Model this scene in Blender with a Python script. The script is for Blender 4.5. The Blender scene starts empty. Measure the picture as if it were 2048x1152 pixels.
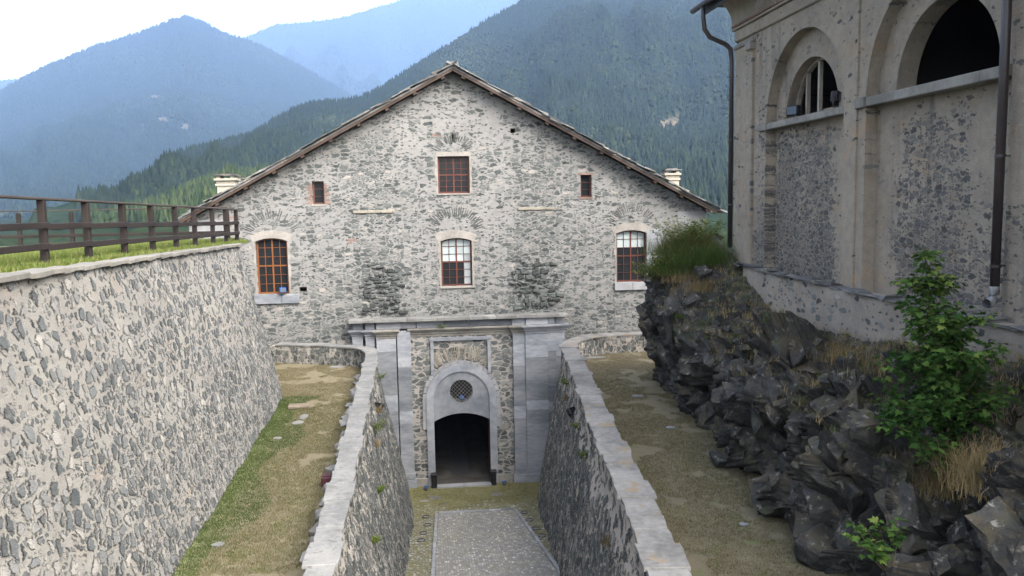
import bpy, bmesh, math, random
import numpy as np
from mathutils import Vector, Matrix, noise as mnoise

sc = bpy.context.scene
COL = sc.collection
rad = math.radians
random.seed(7)
RNG = np.random.default_rng(11)

# ------------------------------------------------------------------ camera
F, PSI, TH, RO = 1650.0, rad(6), rad(6.03), rad(1.03)
EYE = Vector((0, 0, 15.3))
fw = Vector((math.sin(PSI) * math.cos(TH), math.cos(PSI) * math.cos(TH), -math.sin(TH)))
r0 = Vector((math.cos(PSI), -math.sin(PSI), 0)); u0 = r0.cross(fw)
rt = r0 * math.cos(RO) - u0 * math.sin(RO); up = u0 * math.cos(RO) + r0 * math.sin(RO)
cd = bpy.data.cameras.new('camera'); cam = bpy.data.objects.new('camera', cd); COL.objects.link(cam)
cd.sensor_width = 36; cd.lens = 36 * F / 2048; cd.clip_start = 0.2; cd.clip_end = 40000
cam.matrix_world = Matrix(((rt.x, up.x, -fw.x, 0), (rt.y, up.y, -fw.y, 0), (rt.z, up.z, -fw.z, EYE.z), (0, 0, 0, 1)))
sc.camera = cam

# ------------------------------------------------------------------ light
SUN_EL, SUN_AZ = rad(44), rad(140)          # azimuth clockwise from +Y
w = bpy.data.worlds.new('World'); sc.world = w; w.use_nodes = True
nt = w.node_tree
bg = nt.nodes['Background']; sky = nt.nodes.new('ShaderNodeTexSky')
sky.sky_type = 'NISHITA'; sky.sun_disc = False
sky.sun_elevation = SUN_EL; sky.sun_rotation = SUN_AZ
sky.altitude = 900; sky.air_density = 0.8; sky.dust_density = 10.0; sky.ozone_density = 0.4
hsv = nt.nodes.new('ShaderNodeHueSaturation'); hsv.inputs['Saturation'].default_value = .55      # milky, hazy sky
nt.links.new(sky.outputs[0], hsv.inputs['Color']); nt.links.new(hsv.outputs[0], bg.inputs[0]); bg.inputs[1].default_value = 0.15
sl = bpy.data.lights.new('sun', 'SUN'); so = bpy.data.objects.new('sun', sl); COL.objects.link(so)
sl.energy = 0.5; sl.angle = rad(45); sl.color = (1.0, 0.955, 0.89)
sd = Vector((math.sin(SUN_AZ) * math.cos(SUN_EL), math.cos(SUN_AZ) * math.cos(SUN_EL), math.sin(SUN_EL)))
so.rotation_euler = sd.to_track_quat('Z', 'Y').to_euler()
sc.view_settings.view_transform = 'Standard'; sc.view_settings.look = 'None'
sc.view_settings.exposure = 2.6; sc.view_settings.gamma = 1.0
sc.cycles.max_bounces = 6; sc.cycles.diffuse_bounces = 3; sc.cycles.glossy_bounces = 2
sc.cycles.transmission_bounces = 3; sc.cycles.volume_bounces = 2; sc.cycles.transparent_max_bounces = 6

# ------------------------------------------------------------------ helpers
WORLD = {}
def link(name, me, mat=None, parent=None, M=None, smooth=False):
    o = bpy.data.objects.new(name, me); COL.objects.link(o)
    M = M or Matrix.Identity(4)
    o.matrix_basis = M
    if parent is not None:
        o.parent = parent; o.matrix_parent_inverse = WORLD[parent.name].inverted()
    WORLD[o.name] = M
    if mat and me is not None: me.materials.append(mat)
    if smooth and me is not None: me.polygons.foreach_set('use_smooth', [True] * len(me.polygons))
    return o
def thing(name, label, cat, loc=(0, 0, 0), group=None):
    o = bpy.data.objects.new(name, None); COL.objects.link(o)
    o.empty_display_size = 0.3
    o.matrix_basis = Matrix.Translation(loc); WORLD[o.name] = o.matrix_basis.copy()
    return tag(o, label, cat, group)
def tag(o, label, cat, group=None):
    o['label'] = label; o['category'] = cat
    if group: o['group'] = group
    return o
def struct(o, kind='structure', label=None, cat=None):
    o['kind'] = kind
    if label: o['label'] = label
    if cat: o['category'] = cat
    return o
def bm_mesh(bm, name='m'):
    bmesh.ops.recalc_face_normals(bm, faces=bm.faces[:])
    me = bpy.data.meshes.new(name); bm.to_mesh(me); bm.free(); return me
def np_mesh(name, V, Fc, attrs=None):
    """V (n,3), Fc (m,k) constant polygon size"""
    V = np.asarray(V, np.float32); Fc = np.asarray(Fc, np.int32)
    me = bpy.data.meshes.new(name); k = Fc.shape[1]
    me.vertices.add(len(V)); me.vertices.foreach_set('co', V.ravel())
    me.loops.add(Fc.size); me.loops.foreach_set('vertex_index', Fc.ravel())
    me.polygons.add(len(Fc)); me.polygons.foreach_set('loop_start', np.arange(0, Fc.size, k, dtype=np.int32))
    me.update(calc_edges=True)
    for n, a in (attrs or {}).items():
        at = me.attributes.new(n, 'FLOAT', 'POINT'); at.data.foreach_set('value', np.asarray(a, np.float32))
    return me
def box(bm, c, s, rot=None, jit=0.0, bev=0.0):
    """box centre c, full size s, optional rotation Matrix(3x3)"""
    vs = []
    for x in (-.5, .5):
        for y in (-.5, .5):
            for z in (-.5, .5):
                v = Vector((x * s[0], y * s[1], z * s[2]))
                if jit: v += Vector((random.uniform(-jit, jit), random.uniform(-jit, jit), random.uniform(-jit, jit)))
                if rot is not None: v = rot @ v
                vs.append(bm.verts.new(v + Vector(c)))
    q = [(0, 1, 3, 2), (4, 6, 7, 5), (0, 4, 5, 1), (2, 3, 7, 6), (0, 2, 6, 4), (1, 5, 7, 3)]
    fs = [bm.faces.new([vs[i] for i in f]) for f in q]
    if bev:
        bmesh.ops.recalc_face_normals(bm, faces=fs)
        es = list({e for f in fs for e in f.edges})
        bmesh.ops.bevel(bm, geom=es, offset=bev, segments=1, affect='EDGES')
def bx(bm, x0, x1, y0, y1, z0, z1, bev=0.0, jit=0.0):
    box(bm, ((x0 + x1) / 2, (y0 + y1) / 2, (z0 + z1) / 2), (x1 - x0, y1 - y0, z1 - z0), None, jit, bev)
def boxes(name, lst, mat, parent=None, bev=0.0):
    bm = bmesh.new()
    for b in lst: bx(bm, *b, bev=bev)
    return link(name, bm_mesh(bm), mat, parent)
def tube(bm, pts, r, n=10, cap=True):
    pts = [Vector(p) for p in pts]; rings = []
    rs = r if isinstance(r, (list, tuple)) else [r] * len(pts)
    for i, p in enumerate(pts):
        d = (pts[min(i + 1, len(pts) - 1)] - pts[max(i - 1, 0)]).normalized()
        a = d.cross(Vector((0, 0, 1)) if abs(d.z) < .9 else Vector((1, 0, 0))).normalized(); b = d.cross(a)
        rings.append([bm.verts.new(p + (a * math.cos(2 * math.pi * k / n) + b * math.sin(2 * math.pi * k / n)) * rs[i]) for k in range(n)])
    for A, B in zip(rings, rings[1:]):
        for k in range(n): bm.faces.new((A[k], A[(k + 1) % n], B[(k + 1) % n], B[k]))
    if cap: bm.faces.new(rings[0][::-1]); bm.faces.new(rings[-1])
def slab_mesh(outer, holes, thick):
    """flat plate with holes; front face at local z=0, body behind (z<0)"""
    cu = bpy.data.curves.new('c', 'CURVE'); cu.dimensions = '2D'; cu.fill_mode = 'BOTH'; cu.extrude = thick / 2
    for loop in [outer] + list(holes):
        s = cu.splines.new('POLY'); s.points.add(len(loop) - 1)
        for p, q in zip(s.points, loop): p.co = (q[0], q[1], 0, 1)
        s.use_cyclic_u = True
    o = bpy.data.objects.new('c', cu); COL.objects.link(o)
    dg = bpy.context.evaluated_depsgraph_get()
    me = bpy.data.meshes.new_from_object(o.evaluated_get(dg)); bpy.data.objects.remove(o); bpy.data.curves.remove(cu)
    me.transform(Matrix.Translation((0, 0, -thick / 2))); me.materials.clear()
    return me
def face_front(Y):      # local x -> X, local y -> Z, local z -> -Y
    return Matrix(((1, 0, 0, 0), (0, 0, -1, Y), (0, 1, 0, 0), (0, 0, 0, 1)))
def face_left(X):       # wall facing -X: local x = -Y, local y = Z, local z = -X
    return Matrix(((0, 0, -1, X), (-1, 0, 0, 0), (0, 1, 0, 0), (0, 0, 0, 1)))
def rect(x0, x1, y0, y1): return [(x0, y0), (x1, y0), (x1, y1), (x0, y1)]
def arc(cx, cy, r, a0, a1, n=24): return [(cx + r * math.cos(rad(a0 + (a1 - a0) * i / n)), cy + r * math.sin(rad(a0 + (a1 - a0) * i / n))) for i in range(n + 1)]
def seg_open(x0, x1, y0, y1, rise, n=12):
    c = (x1 - x0) / 2; R = (c * c + rise * rise) / (2 * rise); cy = y1 - R; a = math.degrees(math.asin(c / R))
    return [(x0, y0), (x1, y0)] + arc((x0 + x1) / 2, cy, R, 90 - a, 90 + a, n)
def sweep(path, prof, side=1, jit=0.0, closed=True, name='s'):
    """sweep a profile [(offset, z)] along a plan path; offset along the right-hand normal * side. UV in metres."""
    P = np.array(path, float); n = len(P)
    T = np.gradient(P, axis=0); T /= np.linalg.norm(T, axis=1)[:, None]
    Nn = np.stack([T[:, 1], -T[:, 0]], 1) * side
    L = np.concatenate([[0], np.cumsum(np.linalg.norm(np.diff(P, axis=0), axis=1))])
    pr = list(prof) + ([prof[0]] if closed else [])
    vl = np.concatenate([[0], np.cumsum([math.dist(a, b) for a, b in zip(pr, pr[1:])])])
    bm = bmesh.new(); uv = bm.loops.layers.uv.new('UVMap'); m = len(prof)
    G = []
    for i in range(n):
        row = []
        for (o, z) in prof:
            p = Vector((P[i, 0] + Nn[i, 0] * o, P[i, 1] + Nn[i, 1] * o, z))
            if jit:
                q = mnoise.noise_vector(p * 0.9) * jit + mnoise.noise_vector(p * 2.7) * jit * .6
                p += Vector((Nn[i, 0] * q.x, Nn[i, 1] * q.x, q.z * .25))
            row.append(bm.verts.new(p))
        G.append(row)
    for i in range(n - 1):
        for k in range(m if closed else m - 1):
            k2 = (k + 1) % m
            f = bm.faces.new((G[i][k], G[i + 1][k], G[i + 1][k2], G[i][k2]))
            for lp, (a, b) in zip(f.loops, ((i, k), (i + 1, k), (i + 1, k + 1), (i, k + 1))): lp[uv].uv = (L[a], vl[b])
    if closed:
        for g in (G[0], G[-1]):
            try: bm.faces.new(g)
            except ValueError: pass
    return bm_mesh(bm, name)
def np_sweep(path, prof, side, step, hstep, jit, name):
    """dense open sweep for displaced masonry: numpy, UV in metres, normals outward"""
    P = np.array(densify([tuple(p) for p in path], step), float); pr = np.array(densify(list(prof), hstep), float)
    T = np.gradient(P, axis=0); T /= np.linalg.norm(T, axis=1)[:, None]
    k = np.ones(9) / 9; T = np.stack([np.convolve(np.pad(T[:, c], 4, 'edge'), k, 'valid') for c in (0, 1)], 1); T /= np.linalg.norm(T, axis=1)[:, None]
    Nn = np.stack([T[:, 1], -T[:, 0]], 1) * side
    L = np.concatenate([[0], np.cumsum(np.linalg.norm(np.diff(P, axis=0), axis=1))]); vl = np.concatenate([[0], np.cumsum(np.linalg.norm(np.diff(pr, axis=0), axis=1))])
    n, m = len(P), len(pr); Lg, Zg = np.meshgrid(L, vl, indexing='ij')
    w_ = jit * (np.sin(Lg * 1.3 + Zg * .7) + .6 * np.sin(Lg * 2.9 - Zg * 2.1 + 1) + .4 * np.sin(Lg * .6 + Zg * 3.3 + 2))
    off = pr[None, :, 0] + w_
    V = np.stack([P[:, None, 0] + Nn[:, None, 0] * off, P[:, None, 1] + Nn[:, None, 1] * off, np.repeat(pr[None, :, 1], n, 0)], 2)
    ix = np.arange(n * m).reshape(n, m); Q = np.stack([ix[:-1, :-1], ix[1:, :-1], ix[1:, 1:], ix[:-1, 1:]], -1).reshape(-1, 4)
    a, b_, c = V.reshape(-1, 3)[Q[0, 0]], V.reshape(-1, 3)[Q[0, 1]], V.reshape(-1, 3)[Q[0, 3]]
    if np.cross(b_ - a, c - a)[:2] @ Nn[0] < 0: Q = Q[:, ::-1]
    me = np_mesh(name, V.reshape(-1, 3), Q); uv = me.uv_layers.new(name='UVMap')
    UVs = np.stack([Lg, Zg], 2).reshape(-1, 2)[Q.ravel()].astype(np.float32); uv.data.foreach_set('uv', UVs.ravel()); return me
def densify(pts, step):
    out = []
    for a, b in zip(pts, pts[1:]):
        n = max(1, int(math.dist(a, b) / step))
        out += [tuple(a[k] + (b[k] - a[k]) * i / n for k in range(len(a))) for i in range(n)]
    return out + [tuple(pts[-1])]
def smooth_path(pts, step=.25, it=3):
    p = np.array(densify(pts, step), float)
    for _ in range(it * 6):
        q = p.copy(); q[1:-1] = (p[:-2] + 2 * p[1:-1] + p[2:]) / 4; p = q
    return p
def pixdir(x, y):
    d = fw + rt * ((x - 1024) / F) - up * ((y - 576) / F); return d
def pos_at_Y(x, y, Y): d = pixdir(x, y); return EYE + d * (Y / d.y)

# ------------------------------------------------------------------ materials
class NB:
    def __init__(s, name):
        s.m = bpy.data.materials.new(name); s.m.use_nodes = True; s.t = s.m.node_tree
        s.b = s.t.nodes['Principled BSDF']; s.b.inputs['Roughness'].default_value = .9
        s.b.inputs['Specular IOR Level'].default_value = .25
    def n(s, ty, **k):
        q = s.t.nodes.new(ty)
        for a, v in k.items(): setattr(q, a, v)
        return q
    def put(s, sock, v):
        if hasattr(v, 'is_linked') or isinstance(v, bpy.types.NodeSocket): s.t.links.new(v, sock)
        else: sock.default_value = v
    def M(s, op, a, b=0.0, c=0.0, clamp=False):
        q = s.n('ShaderNodeMath', operation=op); q.use_clamp = clamp
        for i, v in enumerate((a, b, c)): s.put(q.inputs[i], v)
        return q.outputs[0]
    def VM(s, op, a, b=(0, 0, 0)):
        q = s.n('ShaderNodeVectorMath', operation=op); s.put(q.inputs[0], a); s.put(q.inputs[1], b); return q.outputs[0]
    def ss(s, x, a, b):
        q = s.n('ShaderNodeMapRange', interpolation_type='SMOOTHSTEP')
        s.put(q.inputs[0], x); s.put(q.inputs[1], a); s.put(q.inputs[2], b); return q.outputs[0]
    def noise(s, v, scale, detail=4, rough=.55, dim='3D'):
        q = s.n('ShaderNodeTexNoise', noise_dimensions=dim); s.put(q.inputs['Vector'], v)
        q.inputs['Scale'].default_value = scale; q.inputs['Detail'].default_value = detail; q.inputs['Roughness'].default_value = rough
        return q
    def vor(s, v, scale, feat='F1', dim='2D', rnd=1.0):
        q = s.n('ShaderNodeTexVoronoi', feature=feat, voronoi_dimensions=dim); s.put(q.inputs['Vector'], v)
        q.inputs['Scale'].default_value = scale; q.inputs['Randomness'].default_value = rnd; return q
    def mix(s, f, a, b, mode='MIX'):
        q = s.n('ShaderNodeMix', data_type='RGBA', blend_type=mode)
        for i, v in ((0, f), (6, a), (7, b)):
            if isinstance(v, tuple) and len(v) == 3: v = (*v, 1)
            s.put(q.inputs[i], v)
        return q.outputs[2]
    def ramp(s, f, stops, interp='LINEAR'):
        q = s.n('ShaderNodeValToRGB'); s.put(q.inputs[0], f); e = q.color_ramp.elements; q.color_ramp.interpolation = interp
        while len(e) < len(stops): e.new(.5)
        for x, (p, c) in zip(e, stops): x.position = p; x.color = (*c, 1)
        return q.outputs[0]
    def coord(s, src='Object'): return s.n('ShaderNodeTexCoord').outputs[src]
    def sep(s, v): return s.n('ShaderNodeSeparateXYZ'), v
    def xyz(s, v):
        q = s.n('ShaderNodeSeparateXYZ'); s.put(q.inputs[0], v); return q.outputs
    def bump(s, h, strength=.6, dist=.03):
        q = s.n('ShaderNodeBump'); q.inputs['Strength'].default_value = strength; q.inputs['Distance'].default_value = dist
        s.put(q.inputs['Height'], h); s.t.links.new(q.outputs[0], s.b.inputs['Normal'])
    def out(s, col, rough=None):
        s.put(s.b.inputs['Base Color'], (*col, 1) if isinstance(col, tuple) else col)
        if rough is not None: s.put(s.b.inputs['Roughness'], rough)
        return s.m

GREENSTONE = [(0, (.022, .028, .028)), (.35, (.044, .053, .051)), (.7, (.08, .09, .086)), (.9, (.15, .15, .142)), (1, (.24, .225, .20))]
def masonry(name, src='Object', size=(.42, .2), cov=.6, gap=.05, gapvar=.12, mortar=(.42, .40, .36), mortar2=(.33, .32, .30),
            stones=GREENSTONE, boxes=(), warp=(.10, .03), small=.5, rnd=.95, bump=.05, covvar=.5, rust=0.0, rim=.06, maxd=.62, streak=0.0, smear=.3, disp=0.0):
    b = NB(name)
    if src == 'YZ':
        q_ = b.xyz(b.coord('Object')); cb_ = b.n('ShaderNodeCombineXYZ'); b.put(cb_.inputs[0], b.M('MULTIPLY', q_[1], -1.0)); b.put(cb_.inputs[1], q_[2]); P = cb_.outputs[0]
    else: P = b.coord(src)
    n1 = b.noise(P, 1.1, 2, .5); n2 = b.noise(P, 6.5, 3, .6)
    W = b.VM('ADD', P, b.VM('MULTIPLY', b.VM('SUBTRACT', n1.outputs['Color'], (.5, .5, .5)), (warp[0] * 2,) * 3))
    W = b.VM('ADD', W, b.VM('MULTIPLY', b.VM('SUBTRACT', n2.outputs['Color'], (.5, .5, .5)), (warp[1] * 2,) * 3))
    n3 = b.noise(P, 17, 3, .6); W = b.VM('ADD', W, b.VM('MULTIPLY', b.VM('SUBTRACT', n3.outputs['Color'], (.5, .5, .5)), (warp[1],) * 3))
    fine = b.noise(P, 24, 5, .7).outputs['Fac']
    def layer(k, c0, gp):
        sx, sy = size[0] * k, size[1] * k
        Q = b.VM('ADD', b.VM('MULTIPLY', W, (1 / sx, 1 / sy, 0)), (k * 17.3, k * 5.1, 0))
        v = b.vor(Q, 1, 'F1', '2D', rnd); e = b.vor(Q, 1, 'DISTANCE_TO_EDGE', '2D', rnd)
        r = b.xyz(v.outputs['Color'])
        cp = b.VM('MULTIPLY', b.VM('SUBTRACT', v.outputs['Position'], (k * 17.3, k * 5.1, 0)), (sx, sy, 0))
        c = b.M('MULTIPLY_ADD', b.M('SUBTRACT', b.noise(cp, .33, 3, .6).outputs['Fac'], .5), covvar * 2, c0)
        if boxes:
            wob = b.VM('ADD', cp, b.VM('MULTIPLY', b.VM('SUBTRACT', b.noise(cp, .8, 2).outputs['Color'], (.5,) * 3), (2.0, 2.0, 0)))
            x = b.xyz(wob)
            for (x0, x1, y0, y1, dl) in boxes:
                mx = b.ss(b.M('ABSOLUTE', b.M('SUBTRACT', x[0], (x0 + x1) / 2)), (x1 - x0) / 2 + .45, (x1 - x0) / 2 - .35)
                my = b.ss(b.M('ABSOLUTE', b.M('SUBTRACT', x[1], (y0 + y1) / 2)), (y1 - y0) / 2 + .45, (y1 - y0) / 2 - .35)
                c = b.M('MULTIPLY_ADD', b.M('MULTIPLY', mx, my), dl, c)
        keep = b.M('GREATER_THAN', c, r[0])
        g = b.M('MULTIPLY_ADD', r[1], gapvar, gp)
        ed = b.M('MULTIPLY_ADD', b.M('SUBTRACT', fine, .5), .26, e.outputs['Distance'])
        m = b.ss(b.M('SUBTRACT', ed, g), 0.0, rim)
        m = b.M('MULTIPLY', m, b.ss(b.M('MULTIPLY_ADD', fine, .2, v.outputs['Distance']), maxd + .12, maxd))
        return b.M('MULTIPLY', m, keep), r[2]
    m1, c1 = layer(1.0, cov, gap)
    m1 = b.M('MULTIPLY', m1, b.M('MULTIPLY_ADD', b.ss(b.noise(P, 4.5, 4, .7).outputs['Fac'], .52, .68), -smear, 1.0))
    m2, c2 = layer(.43, cov * small, gap * 1.5)
    m2 = b.M('MULTIPLY', m2, b.M('SUBTRACT', 1.0, m1))
    st1 = b.ramp(c1, stones); st2 = b.ramp(c2, stones)
    big = b.noise(P, .45, 4, .6).outputs['Fac']; mid = b.noise(P, 3.2, 5, .65).outputs['Fac']
    mo = b.mix(b.ss(b.M('MULTIPLY_ADD', mid, .5, b.M('MULTIPLY', big, .6)), .38, .72), mortar, mortar2)
    mo = b.mix(b.ss(fine, .25, .55), b.mix(.45, mo, (.12, .11, .10)), mo)
    if rust: mo = b.mix(b.M('MULTIPLY', b.ss(b.noise(P, .9, 4, .6).outputs['Fac'], .55, .72), rust), mo, (.36, .25, .14))
    if streak:
        sv = b.VM('MULTIPLY', P, (1.3, .12, 1)); sn = b.noise(sv, 1.0, 4, .6).outputs['Fac']
        mo = b.mix(b.M('MULTIPLY', b.ss(sn, .54, .72), streak), mo, (.11, .10, .09))
    col = b.mix(m2, mo, b.mix(.12, st2, mo))
    sm = b.mix(b.ss(mid, .35, .7), b.mix(.18, st1, (.20, .20, .19)), st1)
    sm = b.mix(b.M('MULTIPLY', b.ss(fine, .58, .8), .4), sm, (.24, .24, .22))
    col = b.mix(m1, col, sm)
    h = b.M('MULTIPLY_ADD', b.M('MAXIMUM', m1, b.M('MULTIPLY', m2, .6)), .55, b.M('MULTIPLY_ADD', fine, .45, b.M('MULTIPLY', mid, .5)))
    b.bump(h, .9, bump)
    if disp:
        b.m.displacement_method = 'BOTH'; dn = b.n('ShaderNodeDisplacement'); dn.inputs['Midlevel'].default_value = .45; dn.inputs['Scale'].default_value = disp
        b.put(dn.inputs['Height'], h); b.t.links.new(dn.outputs[0], b.t.nodes['Material Output'].inputs['Displacement'])
    return b.out(col)
def plain(name, col, var=.25, scale=6, rough=.85, bump=.0, dark=None, stretch=None, spec=.25, metal=0, patch=None, isl=.3):
    b = NB(name); P = b.coord('Object')
    if stretch: P = b.VM('MULTIPLY', P, stretch)
    n = b.noise(P, scale, 6, .65).outputs['Fac']; n2 = b.noise(P, scale * .15, 3).outputs['Fac']
    d = dark or tuple(c * (1 - var) for c in col)
    c = b.mix(b.ss(b.M('MULTIPLY_ADD', n2, .7, b.M('MULTIPLY', n, .5)), .4, .8), d, tuple(min(1, x * (1 + var * .4)) for x in col))
    ri = b.n('ShaderNodeNewGeometry').outputs['Random Per Island']
    if isl: c = b.mix(1.0, c, b.ramp(ri, [(0, (1 - isl,) * 3), (1, (1, 1, 1))]), 'MULTIPLY')
    if patch: c = b.mix(b.ss(b.noise(P, patch[1], 5, .65).outputs['Fac'], .56, .64), c, patch[0])
    if bump: b.bump(n, .7, bump)
    b.b.inputs['Specular IOR Level'].default_value = spec; b.b.inputs['Metallic'].default_value = metal
    return b.out(c, rough)
def foliage(name, stops, trans=.15, attr='tint'):
    b = NB(name); a = b.n('ShaderNodeAttribute', attribute_name=attr)
    b.b.inputs['Specular IOR Level'].default_value = .2
    c = b.ramp(a.outputs['Fac'], stops); b.b.inputs['Specular IOR Level'].default_value = .08; b.out(c, .8)
    tr = b.n('ShaderNodeBsdfTranslucent'); b.put(tr.inputs[0], c)
    mx = b.n('ShaderNodeMixShader'); mx.inputs[0].default_value = trans
    b.t.links.new(b.b.outputs[0], mx.inputs[1]); b.t.links.new(tr.outputs[0], mx.inputs[2])
    b.t.links.new(mx.outputs[0], b.t.nodes['Material Output'].inputs[0]); return b.m

X0 = 1.74
FB = []
FB += [(-3.6, -1.4, 12, 18.4, .32), (5.0, 7.3, 12, 18.4, .32), (-4.2, -1.2, 8.8, 12, .42), (4.8, 7.8, 8.8, 12, .42),
       (-13, 17, -1, 9.6, .38), (-1.4, 4.6, 12.6, 16, -.14), (-1.2, 4.4, 18, 21, -.22), (-13, 17, 13.8, 15.2, -.05), (9.5, 13.8, 13.5, 15, -.14), (-10.5, -6, 13.5, 15, -.14)]
m_facade = masonry('facade rubble stone', 'Object', (.46, .205), .50, .055, .17, (.19, .189, .18), (.15, .15, .145), boxes=FB, bump=.08, covvar=.45, small=1.25, warp=(.12, .055))
m_portal = masonry('portal rubble stone', 'Object', (.46, .25), .86, .03, .09, (.25, .235, .21), (.20, .19, .172), covvar=.15, bump=.05)
m_bastion = masonry('bastion rubble stone', 'UV', (.29, .31), .70, .075, .17, (.212, .206, .181), (.170, .166, .152), boxes=[(0, 60, -1, 3.4, .14), (10.9, 12.0, 0, 6.4, .3), (0, 60, 5.2, 8, -.12)],
                    stones=[(0, (.035, .042, .045)), (.35, (.066, .075, .077)), (.6, (.105, .113, .114)), (.8, (.17, .17, .163)), (1, (.26, .25, .225))], warp=(.11, .05), small=.85, bump=.05, covvar=.4, maxd=.58, rust=.12, disp=.06)
m_parin = masonry('ramp wall rubble stone', 'UV', (.24, .36), .80, .05, .10, (.31, .292, .25), (.25, .237, .21), warp=(.08, .04), small=.9, bump=.05, covvar=.25, boxes=[(0, 70, 8.0, 9.6, -.35)], disp=.07)
m_parR = masonry('right ramp wall rubble stone', 'UV', (.26, .38), .86, .04, .10, (.36, .325, .275), (.28, .255, .22), warp=(.08, .05), small=.9, bump=.05, covvar=.2, boxes=[(0, 70, 7.7, 9.6, -.6)], disp=.07)
m_church = masonry('roughcast plaster over stone', 'Object', (.27, .13), .04, .03, .16, (.30, .26, .20), (.205, .178, .142), stones=[(0, (.045, .046, .043)), (.5, (.088, .087, .08)), (1, (.17, .157, .135))],
                   boxes=[(-28.2, -24.4, 12, 17.2, .62), (-29.2, -27, 12, 18.2, .45), (-32, -24, 12, 14.2, .5), (-20.6, -18.2, 12, 17, .55), (-21, -17, 12, 14.0, .35), (-18, -15.4, 12.4, 15, .2)],
                   small=.9, bump=.16, covvar=.08, rust=.55, streak=.75, warp=(.14, .07))
m_churchw = masonry('roughcast plaster trim', 'YZ', (.27, .13), .05, .03, .16, (.30, .26, .20), (.205, .178, .142), small=.9, bump=.16, covvar=.2, rust=.55, streak=.5, warp=(.14, .07))
m_plinth = masonry('plinth plaster', 'YZ', (.34, .2), .2, .06, .12, (.25, .22, .178), (.18, .16, .132), small=.6, bump=.1, covvar=.35, rust=.25)
m_marble = plain('blue grey marble', (.235, .245, .257), .3, 2.6, .65, .012, stretch=(1, 1, 3.2), dark=(.13, .145, .165), isl=.42)
m_marble_w = plain('pale marble', (.235, .24, .245), .25, 2.5, .6, .012)
m_limestone = plain('weathered cornice stone', (.20, .192, .168), .4, 4, .85, .02)
m_copeL = plain('pale coping stone', (.19, .189, .178), .35, 7, .8, .03, dark=(.115, .118, .115), isl=.35, patch=((.10, .10, .092), 3.5))
m_copeR = plain('lichened coping stone', (.19, .186, .174), .45, 6, .85, .04, patch=((.165, .128, .085), 1.7), isl=.35)
m_copeB = plain('bastion coping stone', (.18, .172, .15), .35, 4, .88, .03)
m_lintel = plain('lintel plaster', (.215, .203, .182), .3, 7, .9, .02, isl=.15)
m_beam = plain('sandy string stone', (.24, .222, .18), .25, 5, .9, .02)
m_dstone = plain('dark green stone', (.085, .093, .088), .6, 5, .85, .04, isl=.6)
m_vous = plain('thin arch stone', (.10, .105, .10), .5, 6, .85, .02)
m_brick = plain('old red brick', (.19, .125, .10), .35, 9, .9, .02)
m_slate = plain('roof slate', (.125, .125, .122), .5, 3, .75, .02, patch=((.17, .16, .13), 1.5))
m_timber = plain('brown timber', (.062, .042, .032), .4, 4, .75, .01, stretch=(1, .15, 1))
m_darkwood = plain('dark stained fence wood', (.017, .012, .010), .45, 6, .7, .006)
m_railtop = plain('worn fence rail wood', (.045, .036, .031), .35, 6, .7, .006)
m_frameR = plain('red brown window paint', (.085, .027, .017), .3, 8, .55, .003)
m_frameO = plain('orange varnished window wood', (.16, .058, .016), .25, 8, .5, .003)
m_framed = plain('dark brown window wood', (.10, .045, .03), .3, 8, .55, .003)
m_glass = NB('dark window glass').out((.012, .014, .016), .12); m_glass.node_tree.nodes['Principled BSDF'].inputs['Specular IOR Level'].default_value = .15
m_frost = plain('white window blind', (.30, .345, .345), .1, 2, .4)
m_black = plain('black lamp metal', (.012, .012, .013), .3, 9, .45)
m_blue = plain('blue lamp shell', (.02, .07, .30), .2, 9, .4)
m_lens = NB('lamp glass').out((.05, .07, .09), .08); m_lensp = NB('pale lamp glass').out((.11, .108, .098), .5)
m_iron = plain('wrought iron', (.16, .155, .15), .4, 12, .6)
m_pipe = plain('brown painted downpipe', (.028, .022, .022), .3, 5, .4, spec=.4)
m_zinc = plain('zinc sheet', (.42, .44, .46), .25, 6, .35, metal=.8)
m_gutter = plain('dark gutter metal', (.035, .037, .045), .3, 5, .5)
m_cove = plain('ochre cove plaster', (.26, .22, .155), .35, 3, .9, .02, patch=((.25, .22, .18), 1.1))
m_chim = plain('cream chimney plaster', (.29, .27, .22), .2, 4, .9, .02)
m_dark = plain('interior shade plaster', (.02, .018, .016), .3, 2, .95)  # near-black base colour carries the deep interior shade
m_passage = plain('passage cobbles', (.045, .042, .036), .5, 9, .9, .03)
m_litstrip = plain('lit passage floor strip', (.035, .036, .038), .3, 3, .7)
m_maroon = plain('maroon metal box', (.055, .018, .022), .3, 7, .5)
m_winwood = plain('weathered white window wood', (.27, .24, .20), .3, 8, .7)
m_board = plain('old board', (.17, .14, .105), .3, 6, .85)
m_flat = plain('loose flat stone', (.20, .20, .19), .3, 6, .85, .02)

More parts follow.
